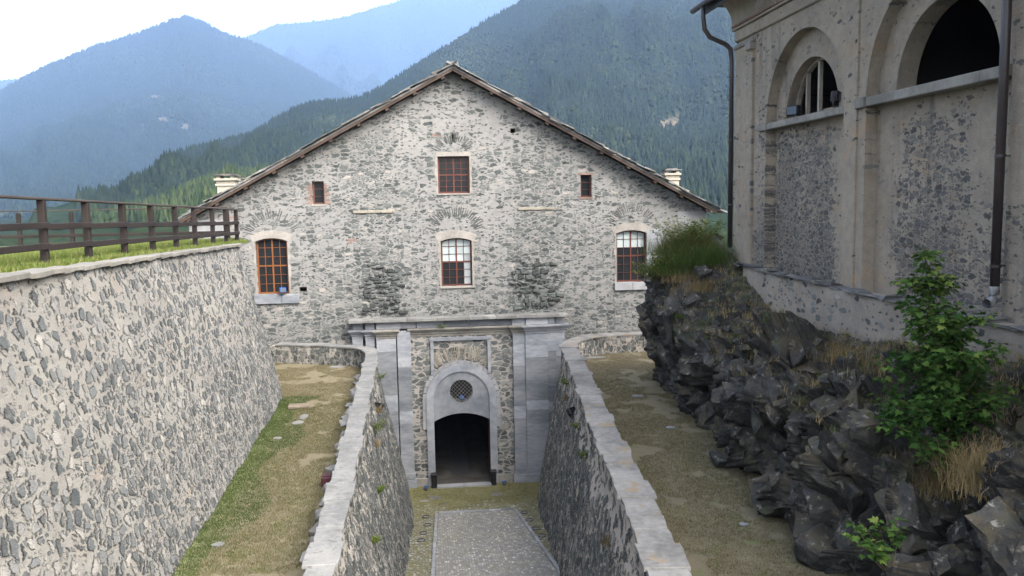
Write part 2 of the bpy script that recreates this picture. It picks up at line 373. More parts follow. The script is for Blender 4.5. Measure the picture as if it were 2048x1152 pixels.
def ground_mat():
    b = NB('dry terrace turf'); P = b.coord('Object'); x = b.xyz(P)
    n = b.noise(P, .55, 6, .65).outputs['Fac']; n2 = b.noise(P, 3.5, 5, .7).outputs['Fac']; f = b.noise(P, 30, 3, .7).outputs['Fac']
    dry = b.mix(b.ss(n2, .3, .7), (.105, .091, .054), (.148, .128, .082))
    soil = b.mix(b.ss(f, .3, .7), (.085, .073, .045), (.122, .106, .073))
    grn = b.mix(b.ss(f, .3, .7), (.045, .07, .02), (.10, .12, .04))
    farm = b.ss(b.M('MULTIPLY_ADD', n, 14, x[1]), 31, 42)
    c = b.mix(b.ss(b.M('MULTIPLY_ADD', n2, .35, b.M('SUBTRACT', n, b.M('MULTIPLY', farm, .12))), .50, .90), dry, soil)
    # greener close to the bastion foot and in scattered patches
    gm = b.M('MULTIPLY', b.ss(b.M('MULTIPLY_ADD', n2, 1.3, x[0]), -4.3, -5.6), b.ss(x[1], 38, 34))
    gp = b.ss(b.M('MULTIPLY_ADD', b.noise(P, 1.6, 5, .7).outputs['Fac'], 1, b.M('MULTIPLY', farm, -.08)), .54, .64)
    c = b.mix(b.M('MAXIMUM', b.M('MULTIPLY', gm, .85), b.M('MULTIPLY', gp, .6)), c, grn)
    c = b.mix(b.M('MULTIPLY', b.ss(f, .62, .8), .4), c, (.17, .155, .12))
    b.bump(b.M('MULTIPLY_ADD', f, .6, n2), .8, .04); return b.out(c, .95)
m_turf = ground_mat()
def lawn_mat():
    b = NB('meadow turf'); P = b.coord('Object'); n = b.noise(P, 1.2, 6, .7).outputs['Fac']; f = b.noise(P, 25, 3, .7).outputs['Fac']
    c = b.mix(b.ss(n, .35, .65), (.06, .09, .02), (.12, .13, .045)); c = b.mix(b.ss(f, .4, .8), c, (.07, .10, .025)); b.bump(f, .8, .05); return b.out(c, .95)
m_lawn = lawn_mat()
def court_mat():
    b = NB('forecourt pebbles and grass'); P = b.coord('Object')
    v = b.vor(P, 8.5, 'F1', '3D'); r = b.xyz(v.outputs['Color'])
    peb = b.ramp(r[0], [(0, (.09, .09, .083)), (.6, (.17, .167, .155)), (.9, (.27, .265, .245)), (1, (.42, .41, .39))])
    n = b.noise(P, .8, 5, .7).outputs['Fac']; x = b.xyz(P)
    gr = b.mix(b.ss(b.noise(P, 6, 4, .7).outputs['Fac'], .35, .7), (.085, .09, .03), (.14, .118, .06))
    m = b.ss(v.outputs['Distance'], .62, .40)
    k = b.ss(b.M('MULTIPLY_ADD', n, 3.0, x[1]), 40.6, 43.6)
    pm = b.M('MULTIPLY', m, b.M('SUBTRACT', b.M('MULTIPLY_ADD', b.ss(n, .66, .38), .55, .45), b.M('MULTIPLY', k, .75)))
    c = b.mix(pm, gr, peb); b.bump(m, .7, .03); return b.out(c, .92)
m_court = court_mat()
def cobble_mat():
    b = NB('ramp cobbles'); P = b.coord('Object')
    Q = b.VM('MULTIPLY', P, (9.5, 5.2, 0)); v = b.vor(Q, 1, 'F1', '2D', .55); e = b.vor(Q, 1, 'DISTANCE_TO_EDGE', '2D', .55); r = b.xyz(v.outputs['Color'])
    st = b.ramp(r[0], [(0, (.15, .147, .139)), (.55, (.215, .208, .196)), (.9, (.29, .28, .26)), (1, (.46, .44, .42))])
    n = b.noise(P, .7, 5, .7).outputs['Fac']
    jo = b.mix(b.ss(n, .4, .65), (.13, .125, .10), (.17, .165, .08)); m = b.ss(e.outputs['Distance'], .03, .16)
    y = b.xyz(P)[1]; row = b.M('FRACT', b.M('MULTIPLY', y, 1.55)); rl = b.M('GREATER_THAN', row, .82)
    c = b.mix(m, jo, st); c = b.mix(b.M('MULTIPLY', rl, .5), c, (.17, .17, .165))
    b.bump(b.M('MULTIPLY_ADD', rl, .5, m), .8, .03); return b.out(c, .85)
m_cobble = cobble_mat()
def rock_mat():
    b = NB('dark schist rock'); P = b.coord('Object')
    W = b.VM('ADD', P, b.VM('MULTIPLY', b.noise(P, .8, 3).outputs['Color'], (1.2, 1.2, 1.2)))
    lay = b.noise(b.VM('MULTIPLY', W, (1.0, .9, 1.2)), 1.3, 9, .68).outputs['Fac']; f = b.noise(P, 11, 6, .7).outputs['Fac']; n = b.noise(P, .7, 5, .65).outputs['Fac']
    c = b.ramp(lay, [(.30, (.008, .0085, .009)), (.46, (.018, .0185, .019)), (.58, (.038, .038, .038)), (.72, (.085, .085, .082))])
    c = b.mix(b.M('MULTIPLY', b.ss(b.M('MULTIPLY_ADD', b.xyz(b.n('ShaderNodeNewGeometry').outputs['Normal'])[2], .17, b.noise(P, 1.1, 5, .7).outputs['Fac']), .57, .70), .7), c, (.060, .050, .032))
    nz = b.n('ShaderNodeNewGeometry').outputs['Normal']; z = b.xyz(nz)[2]
    li = b.M('MULTIPLY', b.ss(b.noise(P, 5, 7, .75).outputs['Fac'], .56, .64), b.ss(b.M('MULTIPLY_ADD', n, .9, z), .2, .8))
    c = b.mix(b.M('MULTIPLY', li, .55), c, (.27, .255, .24))
    c = b.mix(b.M('MULTIPLY', b.ss(n, .60, .72), .35), c, (.17, .135, .09))
    c = b.mix(1.0, c, (1.0, .99, .90), 'MULTIPLY')
    c = b.mix(1.0, c, b.ramp(b.n('ShaderNodeNewGeometry').outputs['Random Per Island'], [(0, (.6, .6, .6)), (.6, (1, 1, 1)), (1, (1.35, 1.33, 1.28))]), 'MULTIPLY')
    c = b.mix(b.M('MULTIPLY', b.ss(b.noise(P, .8, 5, .7).outputs['Fac'], .56, .68), .5), c, (.045, .052, .02))
    h = b.M('MULTIPLY_ADD', lay, 1.0, b.M('MULTIPLY', f, .6)); b.bump(h, .9, .07); return b.out(c, b.M('MULTIPLY_ADD', f, .5, .45))
m_rock = rock_mat()
m_grassdry = foliage('dry straw grass', [(0, (.10, .072, .032)), (.5, (.19, .145, .07)), (1, (.30, .24, .135))], .2)
m_grassgreen = foliage('green grass', [(0, (.025, .05, .012)), (.45, (.055, .085, .018)), (.75, (.11, .12, .035)), (.9, (.17, .14, .065)), (1, (.24, .19, .10))], .2)
m_turfblades = foliage('short turf blades', [(0, (.035, .058, .014)), (.38, (.075, .076, .027)), (.62, (.122, .105, .06)), (1, (.182, .156, .10))], .2)
m_lawnblades = foliage('meadow blades', [(0, (.05, .085, .016)), (.6, (.10, .135, .032)), (.9, (.17, .165, .06)), (1, (.26, .23, .11))], .25)
m_maple = foliage('maple leaf', [(0, (.012, .034, .008)), (.5, (.028, .066, .013)), (.85, (.06, .108, .022)), (1, (.125, .165, .04))], .28)
m_shrub = foliage('yellow green leaf', [(0, (.035, .065, .012)), (.6, (.09, .125, .022)), (1, (.20, .22, .05))], .25)
m_conifer = foliage('conifer wood', [(0, (.005, .010, .008)), (.5, (.009, .016, .011)), (.85, (.016, .025, .013)), (1, (.03, .038, .017))], .05)
m_conifer_near = foliage('near conifer wood', [(0, (.010, .019, .009)), (.5, (.021, .034, .013)), (1, (.05, .06, .023))], .08)
m_stem = plain('green brown stem', (.10, .085, .045), .3, 8, .85)
def hill_mat():
    b = NB('forest floor'); P = b.coord('Object'); a = b.n('ShaderNodeAttribute', attribute_name='scar')
    n = b.noise(P, .02, 8, .7).outputs['Fac']; n2 = b.noise(P, .15, 4, .7).outputs['Fac']
    c = b.mix(b.ss(n, .35, .65), (.008, .015, .008), (.018, .026, .012))
    c = b.mix(b.M('MULTIPLY', b.ss(n2, .3, .6), b.M('MULTIPLY', a.outputs['Fac'], .55)), c, (.21, .165, .13)); b.b.inputs['Specular IOR Level'].default_value = 0; return b.out(c, 1.0)
m_hill = hill_mat()

# ------------------------------------------------------------------ plants (numpy)
def blades(pts, nper, hmin, hmax, spread, lean, width, seg=3, normal=None, tint=(0, 1), droop=.35, rng=RNG):
    """curved tapering blades growing from pts -> verts, quads, tint"""
    pts = np.asarray(pts, float); n = len(pts) * nper
    base = np.repeat(pts, nper, 0) + np.c_[rng.normal(0, spread, (n, 2)), np.zeros(n)]
    az = rng.uniform(0, 2 * np.pi, n); h = rng.uniform(hmin, hmax, n); ln = rng.uniform(.2, 1, n) * lean
    d = np.c_[np.cos(az), np.sin(az)]
    if normal is not None: d = d + .55 * np.asarray(normal)[None, :2]; d /= np.linalg.norm(d, axis=1)[:, None] + 1e-6
    side = np.c_[-np.sin(az + .6), np.cos(az + .6), np.zeros(n)]
    V = []
    for k in range(seg + 1):
        t = k / seg
        out = ln * h * t ** 1.7; zz = h * (t - droop * ln * t ** 2.6)
        c = base + np.c_[d * out[:, None], zz]
        wd = width * (1 - t) ** .7 + width * .08
        V += [c - side * wd / 2, c + side * wd / 2]
    V = np.stack(V, 1).reshape(-1, 3); st = 2 * (seg + 1)
    i0 = np.arange(n)[:, None] * st; Q = []
    for k in range(seg): Q.append(np.c_[i0 + 2 * k, i0 + 2 * k + 1, i0 + 2 * k + 3, i0 + 2 * k + 2])
    tn = np.repeat(np.clip(rng.uniform(tint[0], tint[1], n) + rng.normal(0, .05, n), 0, 1), st)
    return V, np.concatenate(Q), tn
LEAF5 = [(0, 0), (.28, .02), (.50, .22), (.30, .32), (.46, .62), (.20, .58), (0, 1.0), (-.20, .58), (-.46, .62), (-.30, .32), (-.50, .22), (-.28, .02)]
LEAF_S = [(0, 0), (.22, .25), (.24, .55), (0, 1), (-.24, .55), (-.22, .25)]
def leaves_mesh(name, centers, dirs, sizes, shape, tint, rng=RNG):
    """each leaf one folded n-gon made of two halves around the midrib"""
    V, Fs, T = [], [], []
    tip = max(range(len(shape)), key=lambda i: shape[i][1])
    for c, d, s, t in zip(centers, dirs, sizes, tint):
        d = Vector(d).normalized(); a = d.cross(Vector((0, 0, 1)))
        if a.length < .01: a = Vector((1, 0, 0))
        a.normalize(); nn = a.cross(d)
        ro = Matrix.Rotation(rng.uniform(-.6, .6), 3, d); a = ro @ a; nn = ro @ nn
        i = len(V)
        for (x, y) in shape: V.append(Vector(c) + a * x * s + d * y * s + nn * (abs(x) * .28 - y * y * .16) * s); T.append(t)
        Fs.append([i + k for k in range(0, tip + 1)]); Fs.append([i + tip + k if tip + k < len(shape) else i for k in range(0, len(shape) - tip + 1)])
    me = bpy.data.meshes.new(name); me.from_pydata([tuple(v) for v in V], [], Fs)
    at = me.attributes.new('tint', 'FLOAT', 'POINT'); at.data.foreach_set('value', T); return me
def grass_clump(label, p, n, hmin, hmax, spread, mat, tint=(0, 1), lean=.8, width=.014, normal=None, group=None, name='grass_tuft', droop=.4):
    V, Q, t = blades([p], n, hmin, hmax, spread, lean, width, 4, normal, tint, droop)
    zc = V[:, 2] - p[2]
    return tag(link(name, np_mesh(name, V, Q, {'tint': t}), mat), label, 'grass', group)
def leafy_plant(name, label, cat, p, nst, h, spread, leaf, mat, normal=(0, 0), shape=LEAF_S, per=14, tint=(0, 1), group=None, stemr=.008, lean=.5):
    root = thing(name, label, cat, p, group); bm = bmesh.new(); C, D, S, T = [], [], [], []
    for k in range(nst):
        az = RNG.uniform(0, 2 * math.pi); hh = h * RNG.uniform(.55, 1.0); o = spread * RNG.uniform(.2, 1)
        b0 = Vector(p) + Vector((math.cos(az), math.sin(az), 0)) * o * .3
        e = b0 + Vector((math.cos(az) * o + normal[0] * h * lean, math.sin(az) * o + normal[1] * h * lean, hh))
        mid = (b0 + e) / 2 + Vector((RNG.normal(0, .03), RNG.normal(0, .03), .06 * h)); pts = [b0, (b0 * .4 + mid * .6), mid, (mid + e) / 2, e]
        tube(bm, pts, [stemr, stemr * .8, stemr * .7, stemr * .5, stemr * .3], 5)
        for j in range(per):
            t = RNG.uniform(.18, 1) ** .8; q = b0.lerp(mid, t * 2) if t < .5 else mid.lerp(e, t * 2 - 1)
            a2 = RNG.uniform(0, 2 * math.pi); rr = RNG.uniform(.0, 1) * spread * .35 * (1.15 - t)
            d = Vector((math.cos(a2), math.sin(a2), RNG.uniform(-.35, .6)))
            C.append(q + d * rr); D.append(d); S.append(leaf * RNG.uniform(.6, 1.15)); T.append(float(np.clip(RNG.uniform(*tint) * .7 + .3 * t, 0, 1)))
    link('stem', bm_mesh(bm), m_stem, root)
    link('foliage', leaves_mesh('foliage', C, D, S, shape, T), mat, root); return root

# ================================================================== GROUND
g = 7400
me = np_mesh('ground', [(-g, -50, -1), (g, -50, -1), (g, 12200, -1), (-g, 12200, -1)], [(0, 1, 2, 3)])
struct(link('valley_ground', me, m_hill))
def sheet(name, outline_fn, nx, ny, mat, noise=.03, kind='structure'):
    V = [outline_fn(i / nx, j / ny) for j in range(ny + 1) for i in range(nx + 1)]
    V = [(x, y, z + noise * mnoise.noise(Vector((x * .9, y * .9, 3))) * 1.5) for x, y, z in V]
    Q = [(j * (nx + 1) + i, j * (nx + 1) + i + 1, (j + 1) * (nx + 1) + i + 1, (j + 1) * (nx + 1) + i) for j in range(ny) for i in range(nx)]
    return struct(link(name, np_mesh(name, V, Q), mat, smooth=True), kind)
RS = 1.5 / 9.0                                    # ramp slope
def ramp_z(y): return max(0, (39.4 - y) * RS) if y < 39.4 else 0.0
def court_z(y): return -.3 * min(1, max(0, (y - 39.4) / 4.6)) if y > 39.4 else ramp_z(y)
sheet('forecourt', lambda u, v: (-3.5 + 11 * u, 6 + 39 * v, court_z(6 + 39 * v)), 40, 130, m_court, .02)
def ramp_x(y):
    k = (39.4 - y) / 9.0; return (.30 - .22 * k, 4.02 + .36 * k)
me_r = lambda u, v: (ramp_x(8 + 31.4 * v)[0] * (1 - u) + ramp_x(8 + 31.4 * v)[1] * u, 8 + 31.4 * v, ramp_z(8 + 31.4 * v) + .05)
sheet('cobbled_ramp', me_r, 12, 80, m_cobble, .004)
for sgn in (0, 1):
    bm = bmesh.new()
    ys = np.arange(8, 39.4, .95)
    for y in ys:
        y1 = min(y + .93, 39.4); xa, xb = ramp_x(y)[sgn], ramp_x(y1)[sgn]
        o = -.09 if sgn == 0 else .09
        p0 = Vector((xa + o, y, ramp_z(y) + .03)); p1 = Vector((xb + o, y1, ramp_z(y1) + .03)); d = (p1 - p0)
        rot = Matrix(((1, 0, 0), (0, d.normalized().y, -d.normalized().z), (0, d.normalized().z, d.normalized().y)))
        box(bm, (p0 + p1) / 2, (.15, d.length - .02, .14), rot, .008, .012)
    struct(link('ramp_kerb', bm_mesh(bm), m_marble_w))
bm = bmesh.new()
for i in range(6): box(bm, (.63 + .62 * i, 39.52, -.0), (.6, .22, .14), None, .008, .012)
struct(link('ramp_end_kerb', bm_mesh(bm), m_marble))
LPTS = [(-2.08, 6), (-2.28, 16), (-2.36, 22), (-2.5, 30), (-2.68, 40.2), (-2.95, 41.7), (-3.7, 42.6), (-5.6, 43.45), (-8.6, 44.5)]
RPTS = [(3.7, 6), (4.62, 15.5), (5.0, 19), (5.6, 26), (6.65, 36), (7.0, 40.4), (7.45, 41.9), (8.4, 43.0), (9.6, 43.55), (14.5, 43.6)]
lx = lambda y: float(np.interp(y, [p[1] for p in LPTS], [p[0] for p in LPTS])); rx = lambda y: float(np.interp(y, [p[1] for p in RPTS], [p[0] for p in RPTS]))
# terraces at z = 7
sheet('left_terrace', lambda u, v: (-9 * (1 - u) + (lx(5 + 39.2 * v) - .05) * u, 5 + 39.2 * v, 7), 40, 160, m_turf, .01)
sheet('right_terrace', lambda u, v: ((rx(5 + 38.3 * v) + .05) * (1 - u) + 14 * u, 5 + 38.3 * v, 7), 40, 160, m_turf, .01)
# upper lawn behind the bastion wall
def lawn_fn(u, v):
    y = 4 + 35.5 * v; xe = -7.55 - .05 * max(0, y - 34) ** 2; x = xe - 40 * u ** 2.2
    z = 14.12 - .021 * (y - 15) + .0 + .16 * min(1, max(0, (xe - x - .35) / .5)) - .1 * math.sin(u * 3)
    return (x, y, z)
sheet('upper_lawn', lawn_fn, 60, 60, m_lawn, .015)

# ================================================================== BASTION (left)
bt = thing('bastion_wall', 'tall battered rubble stone bastion wall with pale mortar under the wooden fence', 'wall', (-7, 20, 7))
base = [(-6.02, 3), (-5.92, 12), (-5.9, 18.6), (-6.0, 23.4), (-6.13, 28.3), (-6.2, 33), (-6.3, 35.4)]
cx, cy, R_ = -12.3, 35.4, 6.0
base += [(cx + R_ * math.cos(rad(a)), cy + R_ * math.sin(rad(a))) for a in range(6, 96, 6)] + [(-30, cy + R_)]
bpath = smooth_path(base, .3, 2)
ztop = lambda y: 14.12 - .021 * (y - 15)
zs = np.linspace(6.6, 14.0, 32)
prof = [(-(z - 7) * .205, z) for z in zs]
bsel = bpath[(bpath[:, 1] > 7) & (bpath[:, 0] > -14)]
me = np_sweep(bsel, [prof[0], prof[-1]], 1, .03, .025, .025, 'bastion')
# follow the falling wall head
co = np.zeros(len(me.vertices) * 3, np.float32); me.vertices.foreach_get('co', co); co = co.reshape(-1, 3)
co[:, 2] = np.where(co[:, 2] > 6.8, 7 + (co[:, 2] - 7) * (ztop(np.minimum(co[:, 1], 42)) - .06 - 7) / 7.0, co[:, 2]); me.vertices.foreach_set('co', co.ravel()); me.update()
link('wall', me, m_bastion, bt, smooth=True)
def cope_run(path, offset, side, w0, zf, thick, lens, mat, parent, name='coping_slab', wvar=.06, widen=0, zj=.008, tilt=.01, ystop=None, over=0):
    P = np.array(path); seg = np.linalg.norm(np.diff(P, axis=0), axis=1); L = np.concatenate([[0], np.cumsum(seg)])
    s = 0.0; k = 0
    while s < L[-1] - .2:
        ln = random.uniform(*lens)
        if s + ln > L[-1]: break
        a = np.array([np.interp(s, L, P[:, 0]), np.interp(s, L, P[:, 1])]); b_ = np.array([np.interp(s + ln, L, P[:, 0]), np.interp(s + ln, L, P[:, 1])])
        c = (a + b_) / 2; d = (b_ - a) / np.linalg.norm(b_ - a); nrm = np.array([d[1], -d[0]]) * side
        wd = w0 * random.uniform(1 - wvar, 1 + wvar); off = offset
        wide = widen and k % widen == widen - 1
        if wide: wd *= 1.2
        z = zf(c[1]) + random.uniform(-zj, zj) + (.035 if wide else 0)
        ctr = Vector((*(c + nrm * off), z + thick / 2))
        outl = []
        hl, hw = ln / 2 - .006 + (over if wide else 0), wd / 2
        for (u, v) in ((-1, -1), (-.3, -1.0), (.35, -1.0), (1, -1), (1, 0), (1, 1), (.3, 1), (-.4, 1), (-1, 1), (-1, .1)):
            e = .02 if abs(u) < 1 or abs(v) < 1 else .03
            outl.append((u * hl + random.uniform(-.5, .2) * e * (abs(u) == 1), v * hw + random.uniform(-1, 1) * e * (abs(v) == 1) * 1.2))
        tx, ty = random.uniform(-tilt, tilt), random.uniform(-tilt, tilt)
        bm = bmesh.new(); top, bot = [], []
        for (u, v) in outl:
            q = ctr + Vector((d[0] * u + nrm[0] * v, d[1] * u + nrm[1] * v, u * tx + v * ty)); th = thick * random.uniform(.8, 1.1)
            top.append(bm.verts.new(q + Vector((0, 0, thick / 2)))); bot.append(bm.verts.new(q - Vector((0, 0, th - thick / 2))))
        ft = bm.faces.new(top); bm.faces.new(bot[::-1])
        for i in range(len(top)): bm.faces.new((top[i], bot[i], bot[(i + 1) % len(top)], top[(i + 1) % len(top)]))
        bmesh.ops.recalc_face_normals(bm, faces=bm.faces[:])
        bmesh.ops.bevel(bm, geom=list(ft.edges), offset=.012, segments=1, affect='EDGES')
        link(name, bm_mesh(bm), mat, parent); s += ln; k += 1
N_ = bpath.copy(); T = np.gradient(N_, axis=0); T /= np.linalg.norm(T, axis=1)[:, None]
head = N_ - np.stack([T[:, 1], -T[:, 0]], 1) * (7.0 * .205 + .16)
head = head[(head[:, 1] < 41)]
cope_run(head[:170], 0, 1, .58, lambda y: ztop(y) - .06, .10, (.9, 1.6), m_copeB, bt, wvar=.05, zj=.006, tilt=.01)

# ---- wooden fence on the bastion
fr = thing('wooden_fence', 'dark brown wooden post and rail fence along the bastion wall head', 'fence', (-8.1, 20, 14.2))
PY = [11.6, 13.95, 16.3, 18.64, 20.97, 23.39, 25.74, 28.11, 30.39, 32.91, 35.03, 37.0]
fz = lambda y: 14.32 - .021 * (y - 15)
def post(p, h, s, parent, mat=m_darkwood):
    bm = bmesh.new(); box(bm, (p[0], p[1], p[2] + h / 2 - .15), (s, s, h + .3), Matrix.Rotation(random.uniform(-.08, .08), 3, 'Z'), .004, .012); return link('post', bm_mesh(bm), mat, parent)
def rail(a, b, h, t, parent, mat=m_darkwood, name='rail'):
    a, b = Vector(a), Vector(b); d = (b - a); x = d.normalized(); z0 = Vector((0, 0, 1)); y = z0.cross(x).normalized(); z = x.cross(y)
    rot = Matrix((x, y, z)).transposed(); bm = bmesh.new(); box(bm, (a + b) / 2, (d.length, t, h), rot, .003, .012); return link(name, bm_mesh(bm), mat, parent)
for y in PY: post((-8.1, y, fz(y) - .1), 1.35, .15, fr)
for a, b in zip(PY, PY[1:]):
    for hz in (.32, .76): rail((-8.0, a - .05, fz(a) + hz - .08), (-8.0, b + .05, fz(b) + hz - .05), .14, .05, fr)
    rail((-8.1, a - .02, fz(a) + 1.28), (-8.1, b + .02, fz(b) + 1.28), .055, .17, fr, m_railtop, 'top_rail')
f2 = thing('wooden_fence', 'farther dark wooden fence crossing the lawn behind the first fence', 'fence', (-14, 37.5, 14))
PX = [-8.6, -10.8, -13.0, -15.15, -17.3, -19.5, -21.7, -23.9]
for x in PX: post((x, 37.6, 13.85), 1.3, .15, f2)
for a, b in zip(PX, PX[1:]):
    for hz in (.25, .62): rail((a + .05, 37.52, 13.9 + hz), (b - .05, 37.52, 13.9 + hz), .13, .05, f2)
    rail((a, 37.6, 15.24), (b, 37.6, 15.24), .05, .15, f2, m_railtop, 'top_rail')

# ================================================================== PARAPETS
def parapet(label, pts, side, mat, copemat, batter, lens, w, topoff, footing):
    path = smooth_path(pts, .22, 2)
    root = thing('parapet_wall', label, 'wall', (pts[0][0], pts[0][1], 0))
    h = w / 2 - .05
    pr = [(h + .06 + batter * (6.9 - z) / 6.9, z) for z in np.linspace(-1, 6.85, 26)] + [(h + .01, 6.95), (h, 7.5), (h, 7.94), (-h, 7.94), (-h, 7.4), (-h - .02, 6.6)]
    sel = path[(path[:, 1] > 12)]
    link('wall', np_sweep(sel, [pr[0], pr[25]] + pr[26:], side, .04, .035, .03, 'parapet'), mat, root, smooth=True)
    cope_run(path, 0, side, w, lambda y: 7.93, .085, lens, copemat, root, widen=4, wvar=.025, zj=.008, tilt=.008, over=.03)
    return root, path
pl, plp = parapet('left ramp parapet with pale grey coping slabs and battered rubble face', [(-2.08, 6), (-2.28, 16), (-2.36, 22), (-2.5, 30), (-2.68, 40.2), (-2.95, 41.7), (-3.7, 42.6), (-5.6, 43.45), (-8.6, 44.5)], 1, m_parin, m_copeL, 1.45, (.7, 1.25), .60, 0, 1)
pr_, prp = parapet('right ramp parapet with orange lichen on its uneven coping slabs', [(3.7, 6), (4.62, 15.5), (5.0, 19), (5.6, 26), (6.65, 36), (7.0, 40.4), (7.45, 41.9), (8.4, 43.0), (9.6, 43.55), (14.5, 43.6)], -1, m_parR, m_copeR, 1.25, (.6, 1.15), .80, 0, 1)
# rough flat stones along the terrace side of the left parapet
for i in range(26):
    y = 15 + i * .98 + random.uniform(-.3, .3); x = np.interp(y, plp[:200, 1], plp[:200, 0]) - .48 - random.uniform(0, .18)
    bm = bmesh.new(); s = random.uniform(.25, .55)
    box(bm, (x, y, 7.06), (s * .8, s * 1.3, .12), Matrix.Rotation(random.uniform(-.4, .4), 3, 'Z'), .07, .02)
    link('footing_stone', bm_mesh(bm), m_flat, pl)

# ================================================================== BARRACKS
bk = thing('stone_barracks', 'gabled rubble stone barracks with marble portal and slate roof', 'building', (X0, 45, 0))
YF = 45.0
HW, EZ, AZ = 14.0, 14.75, 22.3
SL = (22.4 - 14.4) / 14.8
top_at = lambda x: 22.15 - abs(x - X0) * SL
wins = {'c': seg_open(.88, 2.56, 10.72, 13.34, .16), 'r': seg_open(10.62, 12.32, 10.67, 13.56, .16), 'l': seg_open(-8.92, -7.28, 10.57, 13.55, .16)}
rects = {'t': (.83, 2.53, 15.76, 17.74), 'sl': (-5.84, -5.22, 15.31, 16.52), 'sr': (8.62, 9.24, 15.43, 16.64)}
door = seg_open(.25, 3.35, -.5, 3.74, .42, 16)
outer = [(X0 - HW, -1), (X0 + HW, -1), (X0 + HW, top_at(X0 + HW)), (X0, top_at(X0)), (X0 - HW, top_at(X0 - HW))]
putl = [rect(1.55, 1.8, 18.5, 18.9), rect(4.8, 5.05, 18.95, 19.2), rect(-6.75, -6.35, 10.65, 10.9)]
holes = list(wins.values()) + [rect(*r) for r in rects.values()] + [seg_open(.15, 3.45, -.9, 3.9, .42, 16), rect(1.1, 2.46, 4.3, 5.64)] + putl
fac = link('wall', slab_mesh(outer, holes, .6), m_facade, bk, face_front(YF))
# side, rear walls and inner backing so rooms stay dark
boxes('side_wall', [(X0 - HW, X0 - HW + .6, YF + .6, 75, -1, top_at(X0 - HW))], m_facade, bk)
boxes('side_wall', [(X0 + HW - .6, X0 + HW, YF + .6, 75, -1, top_at(X0 - HW))], m_facade, bk)
link('rear_wall', slab_mesh(outer, [], .5), m_facade, bk, face_front(75))
boxes('floor_slab', [(X0 - HW + .7, -1.0, YF + .65, 74.4, 8.8, 9.1), (4.6, X0 + HW - .7, YF + .65, 74.4, 8.8, 9.1)], m_dark, bk)
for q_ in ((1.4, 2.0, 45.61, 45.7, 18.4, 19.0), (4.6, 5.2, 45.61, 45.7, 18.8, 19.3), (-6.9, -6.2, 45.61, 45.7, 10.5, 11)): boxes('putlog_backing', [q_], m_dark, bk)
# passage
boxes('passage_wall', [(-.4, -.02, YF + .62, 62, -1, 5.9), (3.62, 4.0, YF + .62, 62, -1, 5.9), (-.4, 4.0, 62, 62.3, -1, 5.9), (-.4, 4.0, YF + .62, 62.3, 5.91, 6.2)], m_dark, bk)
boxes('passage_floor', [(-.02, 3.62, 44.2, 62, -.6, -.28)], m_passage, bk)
boxes('passage_lit_strip', [(1.15, 2.2, 46.2, 61.5, -.279, -.262)], m_litstrip, bk)  # separate floor strip modelled in place of the lit band along the passage

# windows
def window(x0, x1, z0, z1, rise, cols, rows, mat, white, depth=.22, mull=(2,), trans=3, fw_=.075):
    Y = YF + depth
    outl = seg_open(x0 + .004, x1 - .004, z0 + .004, z1 - .004, rise) if rise else rect(x0 + .004, x1 - .004, z0 + .004, z1 - .004)
    xs = np.linspace(x0 + fw_ * .6, x1 - fw_ * .6, cols + 1); zsv = np.linspace(z0 + fw_ * .6, z1 - fw_ * .4, rows + 1)
    hl = []
    for i in range(cols):
        for j in range(rows):
            a, b_ = xs[i] + (.04 if i in mull else .016), xs[i + 1] - (.04 if i + 1 in mull else .016)
            c, d = zsv[j] + (.04 if j == trans else .012), zsv[j + 1] - (.04 if j + 1 == trans else .012)
            if i == 0: a += .03
            if i == cols - 1: b_ -= .03
            if j == 0: c += .035
            if j == rows - 1:
                d -= .03
                if rise:
                    cxm = (x0 + x1) / 2; dz = lambda x: rise * ((x - cxm) / ((x1 - x0) / 2)) ** 2
                    hl.append([(a, c), (b_, c), (b_, d - dz(b_)), (a, d - dz(a))]); continue
            hl.append(rect(a, b_, c, d))
    f = link('window', slab_mesh(outl, hl, .07), mat, bk, face_front(Y))
    gl, wl = [], []
    for i in range(cols):
        for j in range(rows):
            q = (xs[i] + .005, xs[i + 1] - .005, Y + .03, Y + .045, zsv[j] + .005, zsv[j + 1] - .005 - (rise * .6 if rise and j == rows - 1 and i in (0, cols - 1) else (.03 if j == rows - 1 else 0)))
            (wl if (i, j) in white else gl).append(q)
    boxes('pane', gl, m_glass, f)
    if wl: boxes('blind_pane', wl, m_frost, f)
    return f
W3 = {(i, j) for i in range(4) for j in (3, 4, 5)} | {(3, 0), (3, 1), (3, 2)}
window(.88, 2.56, 10.72, 13.34, .16, 4, 6, m_frameR, W3)
window(10.62, 12.32, 10.67, 13.56, .16, 4, 6, m_frameR, {(i, j) for i in range(4) for j in (4, 5)})
window(-8.92, -7.28, 10.57, 13.55, .16, 4, 6, m_frameO, set())
window(.83, 2.53, 15.76, 17.74, 0, 4, 6, m_frameR, set())
window(-5.84, -5.22, 15.31, 16.52, 0, 1, 3, m_framed, set(), mull=(), trans=9, fw_=.06)
window(8.62, 9.24, 15.43, 16.64, 0, 1, 3, m_frameR, set(), mull=(), trans=9, fw_=.06)
